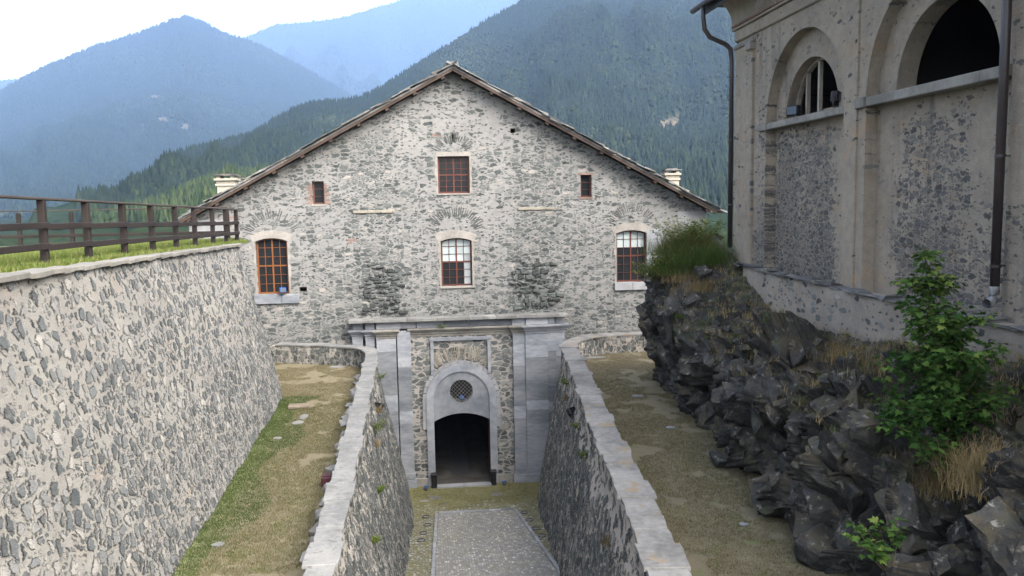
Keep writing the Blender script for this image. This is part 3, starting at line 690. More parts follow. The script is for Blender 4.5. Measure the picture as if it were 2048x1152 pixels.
# plaster lintels and jambs, flush arches of thin stones
def band(x0, x1, z0, rise, th, ext=.14):
    c = (x1 - x0) / 2; Rr = (c * c + rise * rise) / (2 * rise); cz = z0 - Rr; a = math.degrees(math.asin(min(1, (c + ext) / (Rr + .02))))
    return arc((x0 + x1) / 2, cz, Rr + .005, 90 - a, 90 + a, 12) + arc((x0 + x1) / 2, cz, Rr + th, 90 + a, 90 - a, 12)
for (x0, x1, z) in ((.88, 2.56, 13.34), (10.62, 12.32, 13.56), (-8.92, -7.28, 13.55)):
    link('lintel', slab_mesh(band(x0, x1, z, .16, .42), [], .3), m_lintel, bk, face_front(YF - .012))
for (x0, x1, z0, z1) in ((.88, 2.56, 10.72, 13.15), (10.62, 12.32, 10.67, 13.35), (-8.92, -7.28, 10.57, 13.35), (.83, 2.53, 15.76, 17.74)):
    for sx, e in ((x0, -1), (x1, 1)):
        if x1 == 12.32 and e == 1: continue
        bm = bmesh.new(); z = z0
        while z < z1 - .05:
            hz = min(random.uniform(.18, .4), z1 - z); wd = random.uniform(.06, .16)
            bx(bm, min(sx + e * .004, sx + e * wd), max(sx + e * .004, sx + e * wd), YF - .008, YF + .2, z, z + hz + .001); z += hz
        link('jamb_plaster', bm_mesh(bm), m_lintel, bk)
bm = bmesh.new(); bx(bm, .75, 2.62, YF - .01, YF + .2, 17.75, 17.98)
link('lintel', bm_mesh(bm), m_lintel, bk)
boxes('jamb_slab', [(12.325, 13.3, YF - .02, YF + .3, 10.68, 12.4), (12.325, 13.25, YF - .025, YF + .3, 12.41, 13.6)], m_marble, bk, .01)
boxes('corner_quoin', [(14.1, 15.75, YF - .02, YF + .4, 13.9, 14.55), (14.3, 15.75, YF - .02, YF + .4, 13.2, 13.88)], m_marble_w, bk, .012)
boxes('corner_quoin', [(-12.27, -10.3, YF - .02, YF + .4, 13.55, 14.6), (-12.27, -9.9, YF - .025, YF + .4, 12.9, 13.53)], m_marble_w, bk, .012)
boxes('window_sill', [(10.48, 11.5, YF - .12, YF + .25, 10.22, 10.66), (11.51, 12.5, YF - .12, YF + .25, 10.22, 10.66)], m_marble_w, bk, .015)
boxes('window_sill', [(-9.1, -7.7, YF - .12, YF + .25, 10.05, 10.55), (-7.69, -6.75, YF - .12, YF + .25, 10.05, 10.55)], m_marble, bk, .015)
boxes('window_sill', [(.78, 2.72, YF - .08, YF + .22, 10.60, 10.71)], m_lintel, bk, .012)
boxes('window_sill', [(.78, 2.6, YF - .05, YF + .22, 15.67, 15.75)], m_lintel, bk, .012)
boxes('window_sill', [(-5.9, -5.15, YF - .03, YF + .22, 15.22, 15.30)], m_lintel, bk)
boxes('window_sill', [(8.55, 9.3, YF - .04, YF + .22, 15.34, 15.42)], m_brick, bk)
boxes('lintel', [(8.5, 9.36, YF - .03, YF + .2, 16.65, 16.74)], m_brick, bk)
for e, x in ((-1, -5.845), (1, -5.215)):
    bm = bmesh.new(); z = 15.32
    while z < 16.4:
        wd = random.choice((.12, .24, .3)); bx(bm, min(x, x + e * wd), max(x, x + e * wd), YF - .01, YF + .2, z, z + .065, jit=.004); z += .085
    link('brick_jamb', bm_mesh(bm), m_brick, bk)
for (x, z, n) in ((-10.2, 14.6, 2), (-4.1, 13.2, 3), (.6, 18.8, 2)):
    bm = bmesh.new()
    for k in range(n):
        for q in range(random.choice((1, 2))): bx(bm, x + q * .26, x + .24 + q * .26, YF - .006, YF + .1, z + k * .08, z + k * .08 + .062, jit=.006)
    link('brick_patch', bm_mesh(bm), m_brick, bk)
def relieving(cx_, cz_, r1, r2, a0, a1, n, Y=YF, name='relieving_arch', parent=bk, mat=None, wd=.06):
    bm = bmesh.new()
    for i in range(n):
        if random.random() < .1: continue
        a = rad(a0 + (a1 - a0) * (i + random.uniform(-.2, .2)) / (n - 1)); ra, rb = r1 + random.uniform(-.08, .1), r2 + random.uniform(-.14, .1)
        c = ((ra + rb) / 2); rot = Matrix.Rotation(-(a - math.pi / 2), 3, 'Y')
        box(bm, (cx_ + math.cos(a) * c, Y + .06, cz_ + math.sin(a) * c), (wd * random.uniform(.5, 1.15), .15 + random.uniform(0, .02), rb - ra), rot, .012, .008)
    return link(name, bm_mesh(bm), mat or m_vous, parent)
relieving(1.72, 13.45, 1.1, 1.62, 18, 162, 30); relieving(11.5, 13.55, 1.05, 1.55, 30, 160, 26)
relieving(-8.0, 13.5, 1.1, 1.6, 25, 165, 26); relieving(1.68, 17.75, .78, 1.22, 22, 158, 24)
for (x0, x1) in ((-3.75, -1.53), (5.14, 7.18)):
    bm = bmesh.new(); x = x0
    while x < x1 - .1:
        l = min(random.uniform(.5, .9), x1 - x); bx(bm, x, x + l - .01, YF - .07, YF + .2, 14.78, 14.93, .015, .012); x += l
    link('string_course', bm_mesh(bm), m_beam, bk)
# rough broken masonry left on the facade
for (x0, x1, flip) in ((-3.5, -1.25, 1), (4.9, 7.35, -1)):
    bm = bmesh.new(); z = 9.3
    while z < 12.1:
        hz = random.uniform(.10, .30); t = (z - 9.3) / 2.8; xa, xb = x0, x1
        if flip < 0: xb = x1 - max(0, t - .25) * 1.3
        else: xa = x0 + max(0, t - .3) * .9
        x = xa + random.uniform(-.35, .15)
        while x < xb + random.uniform(-.2, .3):
            l = random.uniform(.18, .55); dp = random.uniform(.0, .15) * (1 - .3 * t)
            if random.random() > .12 + .6 * max(0, abs((x + l / 2 - (xa + xb) / 2) / (xb - xa) * 2) - .55) + .35 * max(0, t - .6): box(bm, (x + l / 2, YF - dp / 2 + .05, z + hz / 2), (l * random.uniform(.7, .98), dp + .1, hz * random.uniform(.7, .95)), Matrix.Rotation(random.uniform(-.2, .2), 3, 'Y') @ Matrix.Rotation(random.uniform(-.1, .1), 3, 'X'), .055, .03)
            x += l
        z += hz
    link('broken_masonry', bm_mesh(bm), m_dstone, bk)

# portal
po = link('portal', slab_mesh(rect(-1.2, 5.0, -.9, 8.4), [door, arc(1.78, 4.97, .62, 0, 345, 23)], .42), m_portal, bk, face_front(44.56))
def pilaster(x0, x1, Yf, z0=-.6, z1=8.35, mat=m_marble, capmat=None, basez=.1):
    bm = bmesh.new(); z = basez + .42
    while z < z1 - .01:
        hz = min(random.choice((.55, .7, .85, 1.0)), z1 - z)
        if z1 - z - hz < .2: hz = z1 - z
        bx(bm, x0, x1, Yf + random.uniform(-.006, .006), 44.98, z + .003, z + hz - .003, .008); z += hz
    bx(bm, x0 - .05, x1 + .05, Yf - .05, 44.98, basez + .06, basez + .417, .012)
    bx(bm, x0 - .10, x1 + .10, Yf - .11, 44.98, z0, basez + .055, .012)
    return link('pilaster', bm_mesh(bm), mat, po)
def cornice(x0, x1, Yf, mat=m_limestone):
    bm = bmesh.new()
    for (z0, z1, d) in ((8.05, 8.2, .03), (8.203, 8.33, .09), (8.333, 8.43, .17), (8.433, 8.53, .26)): bx(bm, x0 - d * .8, x1 + d * .8, Yf - d, 44.98, z0, z1, .012, .004)
    return link('cornice', bm_mesh(bm), mat, po)
# left: two slim outer pilasters, one broad, one narrow; right the same mirrored without gaps
for (x0, x1, Yf) in ((-4.02, -3.45, 44.62), (-3.3, -2.82, 44.48), (-2.72, -1.68, 44.3), (5.336, 6.60, 44.3), (6.605, 7.05, 44.42), (7.055, 7.55, 44.55)):
    pilaster(x0, x1, Yf, z1=8.045); cornice(x0, x1, Yf, m_limestone if x0 in (-2.72,) else m_marble)
pilaster(-1.62, -.9, 44.36, z1=8.42); pilaster(4.66, 5.33, 44.36, z1=8.045); cornice(4.62, 5.3, 44.36)
cornice(-.86, 4.6, 44.56)
bm = bmesh.new()
for (x0, x1, Yf) in ((-3.98, -3.45, 44.6), (-3.3, -2.82, 44.5), (-2.72, -1.4, 44.42), (-1.39, -.6, 44.45), (-.55, .9, 44.52), (.91, 2.3, 44.51), (2.31, 3.7, 44.52), (3.71, 4.6, 44.515), (4.62, 5.36, 44.4), (5.38, 6.6, 44.32), (6.63, 7.0, 44.45), (7.05, 7.5, 44.58)):
    bx(bm, x0, x1, Yf, 44.985, 8.535, 8.93, .012, .004)
link('frieze', bm_mesh(bm), m_marble, po)
bm = bmesh.new(); x = -4.15
while x < 7.7:
    l = min(random.uniform(1.0, 1.8), 7.75 - x); bx(bm, x, x + l - .012, 44.16 + random.uniform(-.03, .03), 44.985, 8.935, 9.10 + random.uniform(-.01, .02), .015, .01); x += l
link('top_slab', bm_mesh(bm), m_copeL, po)
# door surround: jambs, outer arch ring, tympanum with oculus
jam = link('door_surround', slab_mesh(arc(1.78, 4.55, 1.93, 0, 180, 32) + [(-.15, -.5), (.25, -.5), (.25, 3.1)] + arc(1.78, 4.55, 1.53, 180, 0, 32) + [(3.31, 3.1), (3.31, -.5), (3.71, -.5)], [], .2), m_marble, po, face_front(44.40))
tymo = [(.252, 3.318)] + arc(1.78, 4.55, 1.525, 180, 0, 32) + [(3.308, 3.318)]
segm = seg_open(.25, 3.31, -.5, 3.74, .42, 16)[2:]
tymo = arc(1.78, 4.55, 1.527, 0, 180, 32) + [p for p in segm[::-1]]
link('tympanum', slab_mesh(tymo, [arc(1.78, 4.97, .64, 0, 345, 23)], .14), m_marble, po, face_front(44.47))
bm = bmesh.new()
for i in range(17):
    a0 = 180 * i / 17; lp = arc(1.78, 4.55, 2.12, a0 + .5, a0 + 180 / 17 - .5, 3) + arc(1.78, 4.55, 1.935, a0 + 180 / 17 - .5, a0 + .5, 3)
    t_ = slab_mesh(lp, [], .12); t_.transform(face_front(44.46)); bm.from_mesh(t_); bpy.data.meshes.remove(t_)
for (xa, xb) in ((-.36, -.155), (3.715, 3.92)):
    z = 2.9
    while z < 4.5: bx(bm, xa, xb, 44.46, 44.6, z, min(z + .5, 4.54), .008); z += .52
link('arch_moulding', bm_mesh(bm), m_marble_w, po)
bm = bmesh.new()
bx(bm, .15, .32, 44.43, 44.6, 5.9, 7.78, .01); bx(bm, 3.26, 3.43, 44.43, 44.6, 5.9, 7.78, .01); bx(bm, .10, 3.48, 44.42, 44.6, 7.79, 7.98, .01)
link('panel_frame', bm_mesh(bm), m_marble, po)
relieving(1.78, 4.55, 2.2, 2.95, 52, 128, 42, 44.53, 'relieving_arch', po, m_beam, .05)
bm = bmesh.new()
for k in range(-4, 5):
    for sgn in (1, -1):
        o = k * .15; half = math.sqrt(max(0, .63 ** 2 - (o) ** 2))
        if half < .05: continue
        d = Vector((1, 0, sgn)).normalized(); nn = Vector((-sgn, 0, 1)).normalized(); c = Vector((1.78, 44.50 + .012 * sgn, 4.97)) + nn * o
        tube(bm, [c - d * half, c + d * half], .011, 6)
link('oculus_grille', bm_mesh(bm), m_iron, po)
boxes('threshold', [(.3, 1.8, 43.95, 44.38, -.5, -.18), (1.81, 3.3, 43.95, 44.38, -.5, -.18)], m_marble_w, po, .02)
for x in (.17, 3.42):
    bm = bmesh.new(); bx(bm, x - .15, x + .15, 44.05, 44.39, -.6, .38, .03); bx(bm, x - .19, x + .19, 44.0, 44.39, .383, .50, .02); link('wheel_guard', bm_mesh(bm), m_black, po)
boxes('plinth_course', [(-.88, -.05, 44.47, 44.6, -.6, .15)], m_limestone, po, .012)
boxes('plinth_course', [(3.62, 4.58, 44.47, 44.6, -.6, .15)], m_limestone, po, .012)
boxes('wall_plaque', [(3.82, 4.36, 44.52, 44.6, 2.72, 3.05)], m_lintel, po, .008)
boxes('door_leaf', [(3.30, 3.38, 44.62, 45.9, -.25, 3.15)], m_frameR, po)

# roof
rf_bm = bmesh.new()
ang = math.atan(SL)
def slope_pt(side, s, off): # s along slope from ridge (plan distance), off above plane
    return (X0 + side * (s - off * math.sin(ang) * -1 * 0), top_at(X0 + s) + .16 + off)
YV = 44.25
for side in (-1, 1):
    n = 1
    lenp = 14.4
    c = Vector((X0 + side * lenp / 2, (YV + 75.5) / 2, top_at(X0 + lenp / 2) + .20))
    rot = Matrix.Rotation(side * ang, 3, 'Y')
    box(rf_bm, c, (lenp / math.cos(ang), 75.5 - YV, .09), rot)
roof = link('roof', bm_mesh(rf_bm), m_slate, bk)
bm = bmesh.new()
for side in (-1, 1):
    rot0 = Matrix.Rotation(side * ang, 3, 'Y'); s = .05
    while s < 14.45:
        st = .36; x = X0 + side * s; z = top_at(x) + .32
        y = YV - .06
        for col in range(9):
            wv = random.uniform(.5, .95); l = random.uniform(.62, .95); th = random.uniform(.035, .09)
            rot = Matrix.Rotation(side * (ang - .05 + random.uniform(-.03, .05)), 3, 'Y') @ Matrix.Rotation(random.uniform(-.06, .06), 3, 'X')
            box(bm, (x + random.uniform(-.06, .06), y + wv / 2 + random.uniform(-.16, .08) * (col == 0), z + random.uniform(-.03, .05)), (l, wv * .98, th), rot, .03, .006)
            y += wv
        s += st
link('slate_course', bm_mesh(bm), m_slate, roof)
boxes('ridge_cap', [(X0 - .34, X0 + .30, 44.3, 45.0, 22.34, 22.62)], m_slate, roof, .03)
for side in (-1, 1):
    bm = bmesh.new(); lp = 14.35
    box(bm, (X0 + side * lp / 2, YV + .05, top_at(X0 + lp / 2) + .07), (lp / math.cos(ang), .06, .15), Matrix.Rotation(side * ang, 3, 'Y'), 0, .008)
    link('verge_board', bm_mesh(bm), m_timber, roof)
    bm = bmesh.new(); box(bm, (X0 + side * lp / 2, (YV + YF) / 2 + .06, top_at(X0 + lp / 2) + .135), (lp / math.cos(ang), YF - YV - .03, .03), Matrix.Rotation(side * ang, 3, 'Y'))
    link('soffit_boards', bm_mesh(bm), m_timber, roof)
    for k in range(10):
        s = .55 + k * 1.48; x = X0 + side * s
        bm = bmesh.new(); box(bm, (x, 44.72, top_at(x) - .03), (.2, .8, .2), Matrix.Rotation(side * ang, 3, 'Y'), .01, .012); link('purlin_end', bm_mesh(bm), m_timber, roof)
def chimney(x, y, wd, z0, z1, mat):
    bm = bmesh.new()
    bx(bm, x - wd / 2, x + wd / 2, y - wd / 2, y + wd / 2, z0, z1 - .62, .01)
    bx(bm, x - wd * .58, x + wd * .58, y - wd * .58, y + wd * .58, z1 - .617, z1 - .50, .01)
    bx(bm, x - wd * .53, x + wd * .53, y - wd * .53, y + wd * .53, z1 - .497, z1 - .33, .01)
    bx(bm, x - wd * .64, x + wd * .64, y - wd * .64, y + wd * .64, z1 - .327, z1 - .2, .01)
    for sx in (-1, 1): bx(bm, x + sx * wd * .4 - .1, x + sx * wd * .4 + .1, y - wd * .5, y + wd * .5, z1 - .197, z1 - .07)
    c = link('chimney', bm_mesh(bm), mat, roof)
    bm = bmesh.new()
    for k in range(3): box(bm, (x + random.uniform(-.05, .05), y, z1 - .03 + k * .045), (wd * 1.3 - k * .2, wd * 1.3 - k * .2, .04), Matrix.Rotation(random.uniform(-.1, .1), 3, 'Z'), .02, .006)
    link('chimney_cap', bm_mesh(bm), m_slate, roof)
P_ = pos_at_Y(457, 368, 48.5); chimney(P_.x - .05, 48.5, .95, 14.5, pos_at_Y(457, 350, 48.5).z, m_chim)
P_ = pos_at_Y(470, 368, 50.5); chimney(P_.x + .25, 50.6, .7, 14.5, pos_at_Y(470, 357, 50.5).z, m_chim)
P_ = pos_at_Y(1341, 358, 48.5); chimney(P_.x, 48.5, .8, 14.5, pos_at_Y(1341, 340, 48.5).z, m_chim)

# ================================================================== RIGHT BUILDING
cb = thing('plastered_building', 'weathered roughcast building with arched lunette openings above the rock', 'building', (12.5, 24, 12))
XW = 12.2
MW = face_left(XW)
ZB = 12.2
def niche(yc, r, spring, z0): return [(-yc - r, z0), (-yc + r, z0)] + arc(-yc, spring, r, 0, 180, 32)
fullw = rect(-31.5, -6, 11.0, 21.2)
ny1, ny2, ny3 = (25.9, 2.75), (19.1, 2.85), (12.3, 2.85)
link('wall', slab_mesh(fullw, [niche(*ny1, 17.85, ZB), niche(*ny2, 18.0, ZB), niche(*ny3, 18.0, ZB)], .36), m_church, cb, MW)
link('recessed_wall', slab_mesh(rect(-31.4, -6.1, 11.0, 21.1), [arc(-26.0, 17.88, 1.85, 0, 180, 30), arc(-19.1, 18.0, 2.0, 0, 180, 30), arc(-12.3, 18.0, 2.0, 0, 180, 30)], .55), m_church, cb, face_left(XW + .362))
boxes('end_wall', [(XW + .92, 24, 30.9, 31.5, 11, 22.4)], m_churchw, cb)
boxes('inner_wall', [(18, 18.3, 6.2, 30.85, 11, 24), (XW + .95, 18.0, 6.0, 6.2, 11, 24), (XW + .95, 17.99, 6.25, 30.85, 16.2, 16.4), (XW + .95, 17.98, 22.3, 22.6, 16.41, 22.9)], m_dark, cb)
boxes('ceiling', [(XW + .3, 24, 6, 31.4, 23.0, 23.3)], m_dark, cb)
# sills
boxes('window_sill', [(XW - .05, XW + .9, 23.1, 25.2, 17.64, 17.86), (XW - .05, XW + .9, 25.21, 27.2, 17.64, 17.86), (XW - .05, XW + .9, 27.21, 28.48, 17.64, 17.86), (XW - .10, XW + .2, 28.49, 29.15, 17.62, 17.88)], m_limestone, cb, .02)
boxes('window_sill', [(XW - .05, XW + .9, 16.3, 17.2, 17.70, 17.95), (XW - .05, XW + .9, 17.21, 21.9, 17.70, 17.95), (XW - .12, XW + .2, 21.91, 22.35, 17.68, 17.97)], m_limestone, cb, .02)
# pilaster strips and corner pilaster
boxes('pilaster', [(XW - .10, XW + .05, 29.75, 31.45, 11, 20.9)], m_churchw, cb, .02)
boxes('pilaster', [(XW - .07, XW + .05, 22.35, 23.05, 11.5, 21.0)], m_churchw, cb, .02)
boxes('capital', [(XW - .22, XW + .1, 29.7, 30.15, 20.65, 21.0), (XW - .16, XW + .1, 29.66, 31.5, 20.9, 21.05)], m_limestone, cb, .03)
# entablature with frieze, brick line, cove and eaves
boxes('cornice', [(XW - .10, XW + .9, 6, 31.5, 21.2, 21.62), (XW - .20, XW + .9, 6, 31.6, 21.623, 21.72)], m_churchw, cb, .03)
bm = bmesh.new(); y = 6.0
while y < 31.5:
    bx(bm, XW - .24 + random.uniform(-.015, .015), XW + .5, y, y + .11, 21.723, 21.80, jit=.006); y += .125
link('brick_course', bm_mesh(bm), m_brick, cb)
prof = [(XW - .16 - .75 * (1 - math.cos(t)) , 21.81 + .95 * math.sin(t)) for t in np.linspace(0, math.pi / 2, 10)]
bm = bmesh.new(); ra = [bm.verts.new((x, 6, z)) for x, z in prof]; rb = [bm.verts.new((x, 31.6, z)) for x, z in prof]
for i in range(9): bm.faces.new((ra[i], ra[i + 1], rb[i + 1], rb[i]))
ea = [bm.verts.new((XW + .9, 31.6, z)) for x, z in prof]
for i in range(9): bm.faces.new((rb[i], rb[i + 1], ea[i + 1], ea[i]))
link('cove', bm_mesh(bm), m_cove, cb, smooth=True)
bm = bmesh.new(); bm2 = [(XW - 1.35, 23.2)]
bx(bm, XW - 1.15, 24, 5.8, 32.6, 22.77, 22.90); 
o = link('roof', bm_mesh(bm), m_gutter, cb)
bm = bmesh.new()
for k in range(60):
    y = 5.8 + k * .45; box(bm, (XW - .55, y, 23.05), (1.5, .5, .05), Matrix.Rotation(-.35 + random.uniform(-.02, .02), 3, 'Y'), .02)
link('slate_course', bm_mesh(bm), m_slate, o)
boxes('fascia_board', [(XW - 1.02, XW - .96, 5.9, 32.5, 22.42, 22.768)], m_gutter, o)
bm = bmesh.new(); tube(bm, [(XW - 1.3, 5.8, 22.72), (XW - 1.3, 32.9, 22.70)], .12, 12); link('gutter', bm_mesh(bm), m_gutter, o)
# downpipes
def downpipe(pts, r, ringz, shoe=None):
    bm = bmesh.new(); tube(bm, pts, r, 14); p = link('downpipe', bm_mesh(bm), m_pipe, cb, smooth=True)
    bm = bmesh.new()
    for z in ringz:
        x, y = pts[-1][0], pts[-1][1]; tube(bm, [(x, y, z - .03), (x, y, z + .03)], r * 1.18, 14); tube(bm, [(x, y, z), (x + .3, y, z)], .015, 6)
    link('pipe_clip', bm_mesh(bm), m_pipe, p)
    if shoe:
        bm = bmesh.new(); tube(bm, shoe, r * 1.1, 14, cap=False); q = link('pipe_shoe', bm_mesh(bm), m_zinc, p, smooth=True)
downpipe([(XW - 1.28, 31.75, 22.7), (XW - 1.26, 31.75, 22.2), (XW - 1.2, 31.75, 21.75), (XW - 1.0, 31.72, 21.45), (XW - .4, 31.7, 21.2), (XW - .18, 31.68, 21.0), (XW - .14, 31.66, 20.5), (XW - .14, 31.66, 13.3)], .095, (20, 17.5, 15))
downpipe([(XW - .22, 16.2, 23.1), (XW - .22, 16.2, 13.25)], .095, (21.5, 16.05, 13.75), [(XW - .22, 16.2, 13.32), (XW - .22, 16.2, 13.15), (XW - .25, 16.18, 13.04), (XW - .34, 16.14, 12.97), (XW - .46, 16.1, 12.96)])
# timber window in the first lunette
bm = bmesh.new()
xw = XW + .75
for y in (24.75, 26.15, 27.0): 
    hgt = math.sqrt(max(.05, 1.80 ** 2 - (y - 26.0) ** 2)); bx(bm, xw - .06, xw + .06, y - .055, y + .055, 17.87, 17.88 + hgt)
pts = arc(26.0, 17.88, 1.80, 0, 180, 30)
for (a, b_) in zip(pts, pts[1:]):
    p0, p1 = Vector((xw, a[0], a[1])), Vector((xw, b_[0], b_[1])); d = (p1 - p0); rot = Matrix(((1, 0, 0), (0, d.normalized().y, -d.normalized().z), (0, d.normalized().z, d.normalized().y)))
    box(bm, (p0 + p1) / 2, (.14, d.length + .02, .09), rot)
link('lunette_frame', bm_mesh(bm), m_winwood, cb)
# plinth wall with slates on its head
ph = thing('plinth_wall', 'low plastered plinth wall capped with loose slates below the arched building', 'wall', (11.9, 22, 11.5))
V = []; ysl = np.linspace(5, 29.6, 100); zsl = np.linspace(0, 1, 10)
for y in ysl:
    zt = 12.62 + (y - 22) * .012
    for t in zsl: V.append((11.78 - .10 * (1 - t) + .08 * mnoise.noise(Vector((y * .8, t * 2, 1))), y, 9.8 + (zt - 9.8) * t))
    V.append((12.19, y, zt + .02))
Q = [(j * 11 + i, j * 11 + i + 1, (j + 1) * 11 + i + 1, (j + 1) * 11 + i) for j in range(99) for i in range(10)]
link('wall', np_mesh('plinth', V, Q), m_plinth, ph, smooth=True)
y = 5.0
while y < 29.4:
    l = random.uniform(.35, 1.0); bm = bmesh.new(); zt = 12.64 + (y - 22) * .012
    for q in range(random.choice((1, 1, 2))):
        box(bm, (11.93 + random.uniform(-.08, .05), y + l / 2, zt + q * .045), (random.uniform(.4, .6), l * 1.02, random.uniform(.03, .06)), Matrix.Rotation(random.uniform(-.15, .15), 3, 'Z') @ Matrix.Rotation(random.uniform(-.03, .12), 3, 'Y'), .05, .006)
    link('slate_cap', bm_mesh(bm), m_slate, ph); y += l

# ================================================================== ROCK
ST = {4: [(8.7, 7), (9.0, 8.3), (9.5, 9.5), (10.2, 10.8), (11.2, 11.8), (12.05, 12.3)],
      14: [(9.0, 7), (9.25, 8.2), (9.55, 9.4), (10.2, 10.6), (11.0, 11.4), (12.0, 12.05)],
      18: [(9.05, 7), (9.15, 8.4), (9.4, 9.7), (10.0, 10.8), (10.8, 11.3), (12.0, 11.8)],
      21: [(9.0, 7), (8.85, 8.5), (9.1, 9.9), (9.8, 10.8), (10.7, 11.2), (12.0, 11.5)],
      26: [(10.0, 7), (9.65, 8.4), (9.5, 9.8), (9.85, 10.7), (10.7, 11.1), (12.0, 11.25)],
      30: [(9.95, 7), (9.65, 8.6), (9.55, 10.3), (9.9, 11.6), (10.8, 12.3), (12.2, 12.7)],
      33: [(9.9, 7), (9.65, 8.6), (9.4, 10.5), (9.65, 11.8), (10.4, 12.9), (12.3, 13.4)],
      35: [(10.3, 7), (10.0, 8.8), (9.75, 10.7), (10.0, 12.0), (10.7, 13.1), (12.6, 13.7)],
      36.5: [(11.4, 7), (10.9, 8.8), (10.5, 10.6), (10.7, 11.9), (11.7, 13.1), (13.2, 13.7)],
      38: [(13.4, 7), (13.2, 8.8), (13.0, 10.5), (13.0, 11.8), (13.4, 12.9), (14.2, 13.4)]}
ky = sorted(ST); SA = np.array([ST[k] for k in ky])
def rock_base(y, u):
    prof_ = np.stack([[np.interp(y, ky, SA[:, i, c]) for i in range(6)] for c in (0, 1)], 1)
    t = u * 5; i = min(4, int(t)); f_ = t - i
    return prof_[i] * (1 - f_) + prof_[i + 1] * f_
NYR, NUR = 620, 230
yy = np.linspace(4, 38, NYR); uu = np.linspace(-.12, 1, NUR)
BX = np.zeros((NYR, NUR, 3))
for a, y in enumerate(yy):
    prof_ = np.stack([[np.interp(y, ky, SA[:, i, c]) for i in range(6)] for c in (0, 1)], 1)
    t = np.clip(uu, 0, 1) * 5
    BX[a, :, 0] = np.interp(t, range(6), prof_[:, 0]); BX[a, :, 1] = y; BX[a, :, 2] = np.interp(t, range(6), prof_[:, 1])
    BX[a, :, 2] -= np.where(uu < 0, -uu * 5, 0)
for _ in range(14):
    BX[:, 1:-1] = (BX[:, :-2] + 2 * BX[:, 1:-1] + BX[:, 2:]) / 4
    BX[1:-1] = (BX[:-2] + 2 * BX[1:-1] + BX[2:]) / 4
da = np.gradient(BX, axis=0); db = np.gradient(BX, axis=1); NR = np.cross(db, da); NR /= np.linalg.norm(NR, axis=2)[..., None] + 1e-9
if NR[300, 60, 0] > 0: NR = -NR
PTS = BX.reshape(-1, 3); NRM = NR.reshape(-1, 3)
def facets(P, n, amp, tilt, stretch, seed, curv=.5, crack=0.0, cw=.07):
    r = np.random.default_rng(seed); lo, hi = P.min(0) - .5, P.max(0) + .5
    S = r.uniform(lo, hi, (n, 3))
    # keep only seeds near the surface
    sub = P[::97]; keep = []
    for i in range(0, n, 2000):
        d = ((S[i:i + 2000, None] - sub[None]) ** 2).sum(2).min(1); keep.append(d < 1.2)
    S = S[np.concatenate(keep)]; off = r.uniform(-1, 1, len(S)) * amp; tl = r.normal(0, tilt, (len(S), 3))
    A = Matrix.Rotation(.55, 3, 'Y') @ Matrix.Rotation(.4, 3, 'X'); A = np.array(A)
    Pw = P + .18 * np.stack([np.sin(P[:, 1] * 2.1 + P[:, 2]), np.sin(P[:, 0] * 1.7 + P[:, 2] * 1.3), np.sin(P[:, 1] * 1.3 - P[:, 0])], 1)
    Ps, Ss = (Pw @ A.T) * stretch, (S @ A.T) * stretch
    out = np.zeros(len(P))
    for i in range(0, len(P), 1500):
        q = Ps[i:i + 1500]; lo_, hi_ = q.min(0) - 2.5, q.max(0) + 2.5
        cand = np.where(((Ss > lo_) & (Ss < hi_)).all(1))[0]
        if len(cand) == 0: cand = np.arange(len(Ss))
        df = q[:, None] - Ss[None, cand]; d = (df ** 2).sum(2)
        dm = d.min(1)[:, None]
        val = off[cand][None] + (df * tl[cand][None]).sum(2) - curv * d - 50.0 * (d > 3.2 * dm + .05)
        k = d.argmin(1); step = off[cand][k]
        d2 = np.sqrt(np.partition(d, 1, axis=1)[:, :2]); out[i:i + 1500] = val.max(1) + .12 * step - crack * np.exp(-((d2[:, 1] - d2[:, 0]) / cw) ** 2)
    return out
def blur(d, it):
    d = d.reshape(NYR, NUR)
    for _ in range(it): d = (np.pad(d, 1, 'edge')[:-2, 1:-1] + np.pad(d, 1, 'edge')[2:, 1:-1] + np.pad(d, 1, 'edge')[1:-1, :-2] + np.pad(d, 1, 'edge')[1:-1, 2:] + 2 * d) / 6
    return d.ravel()
disp = facets(PTS, 1300, .26, .36, np.array([1, 1.35, .6]), 1, .10, .12, .16) - .42 + facets(PTS, 5000, .10, .34, np.array([1, 1, .7]), 2, .2, .05, .08) - .06 + facets(PTS, 40000, .014, .26, np.array([1, 1, 1]), 5, .8)
lowf = np.array([mnoise.fractal(Vector((p[0] * .35, p[1] * .35, p[2] * .35)), 1.0, 2.0, 3) for p in PTS[::1]]) * .35
uf = np.tile(uu, NYR); fade = np.clip((1 - uf) / .30, .12, 1)
disp = (disp + lowf) * fade * np.interp(PTS[:, 1], [28, 32.5], [1, .5])
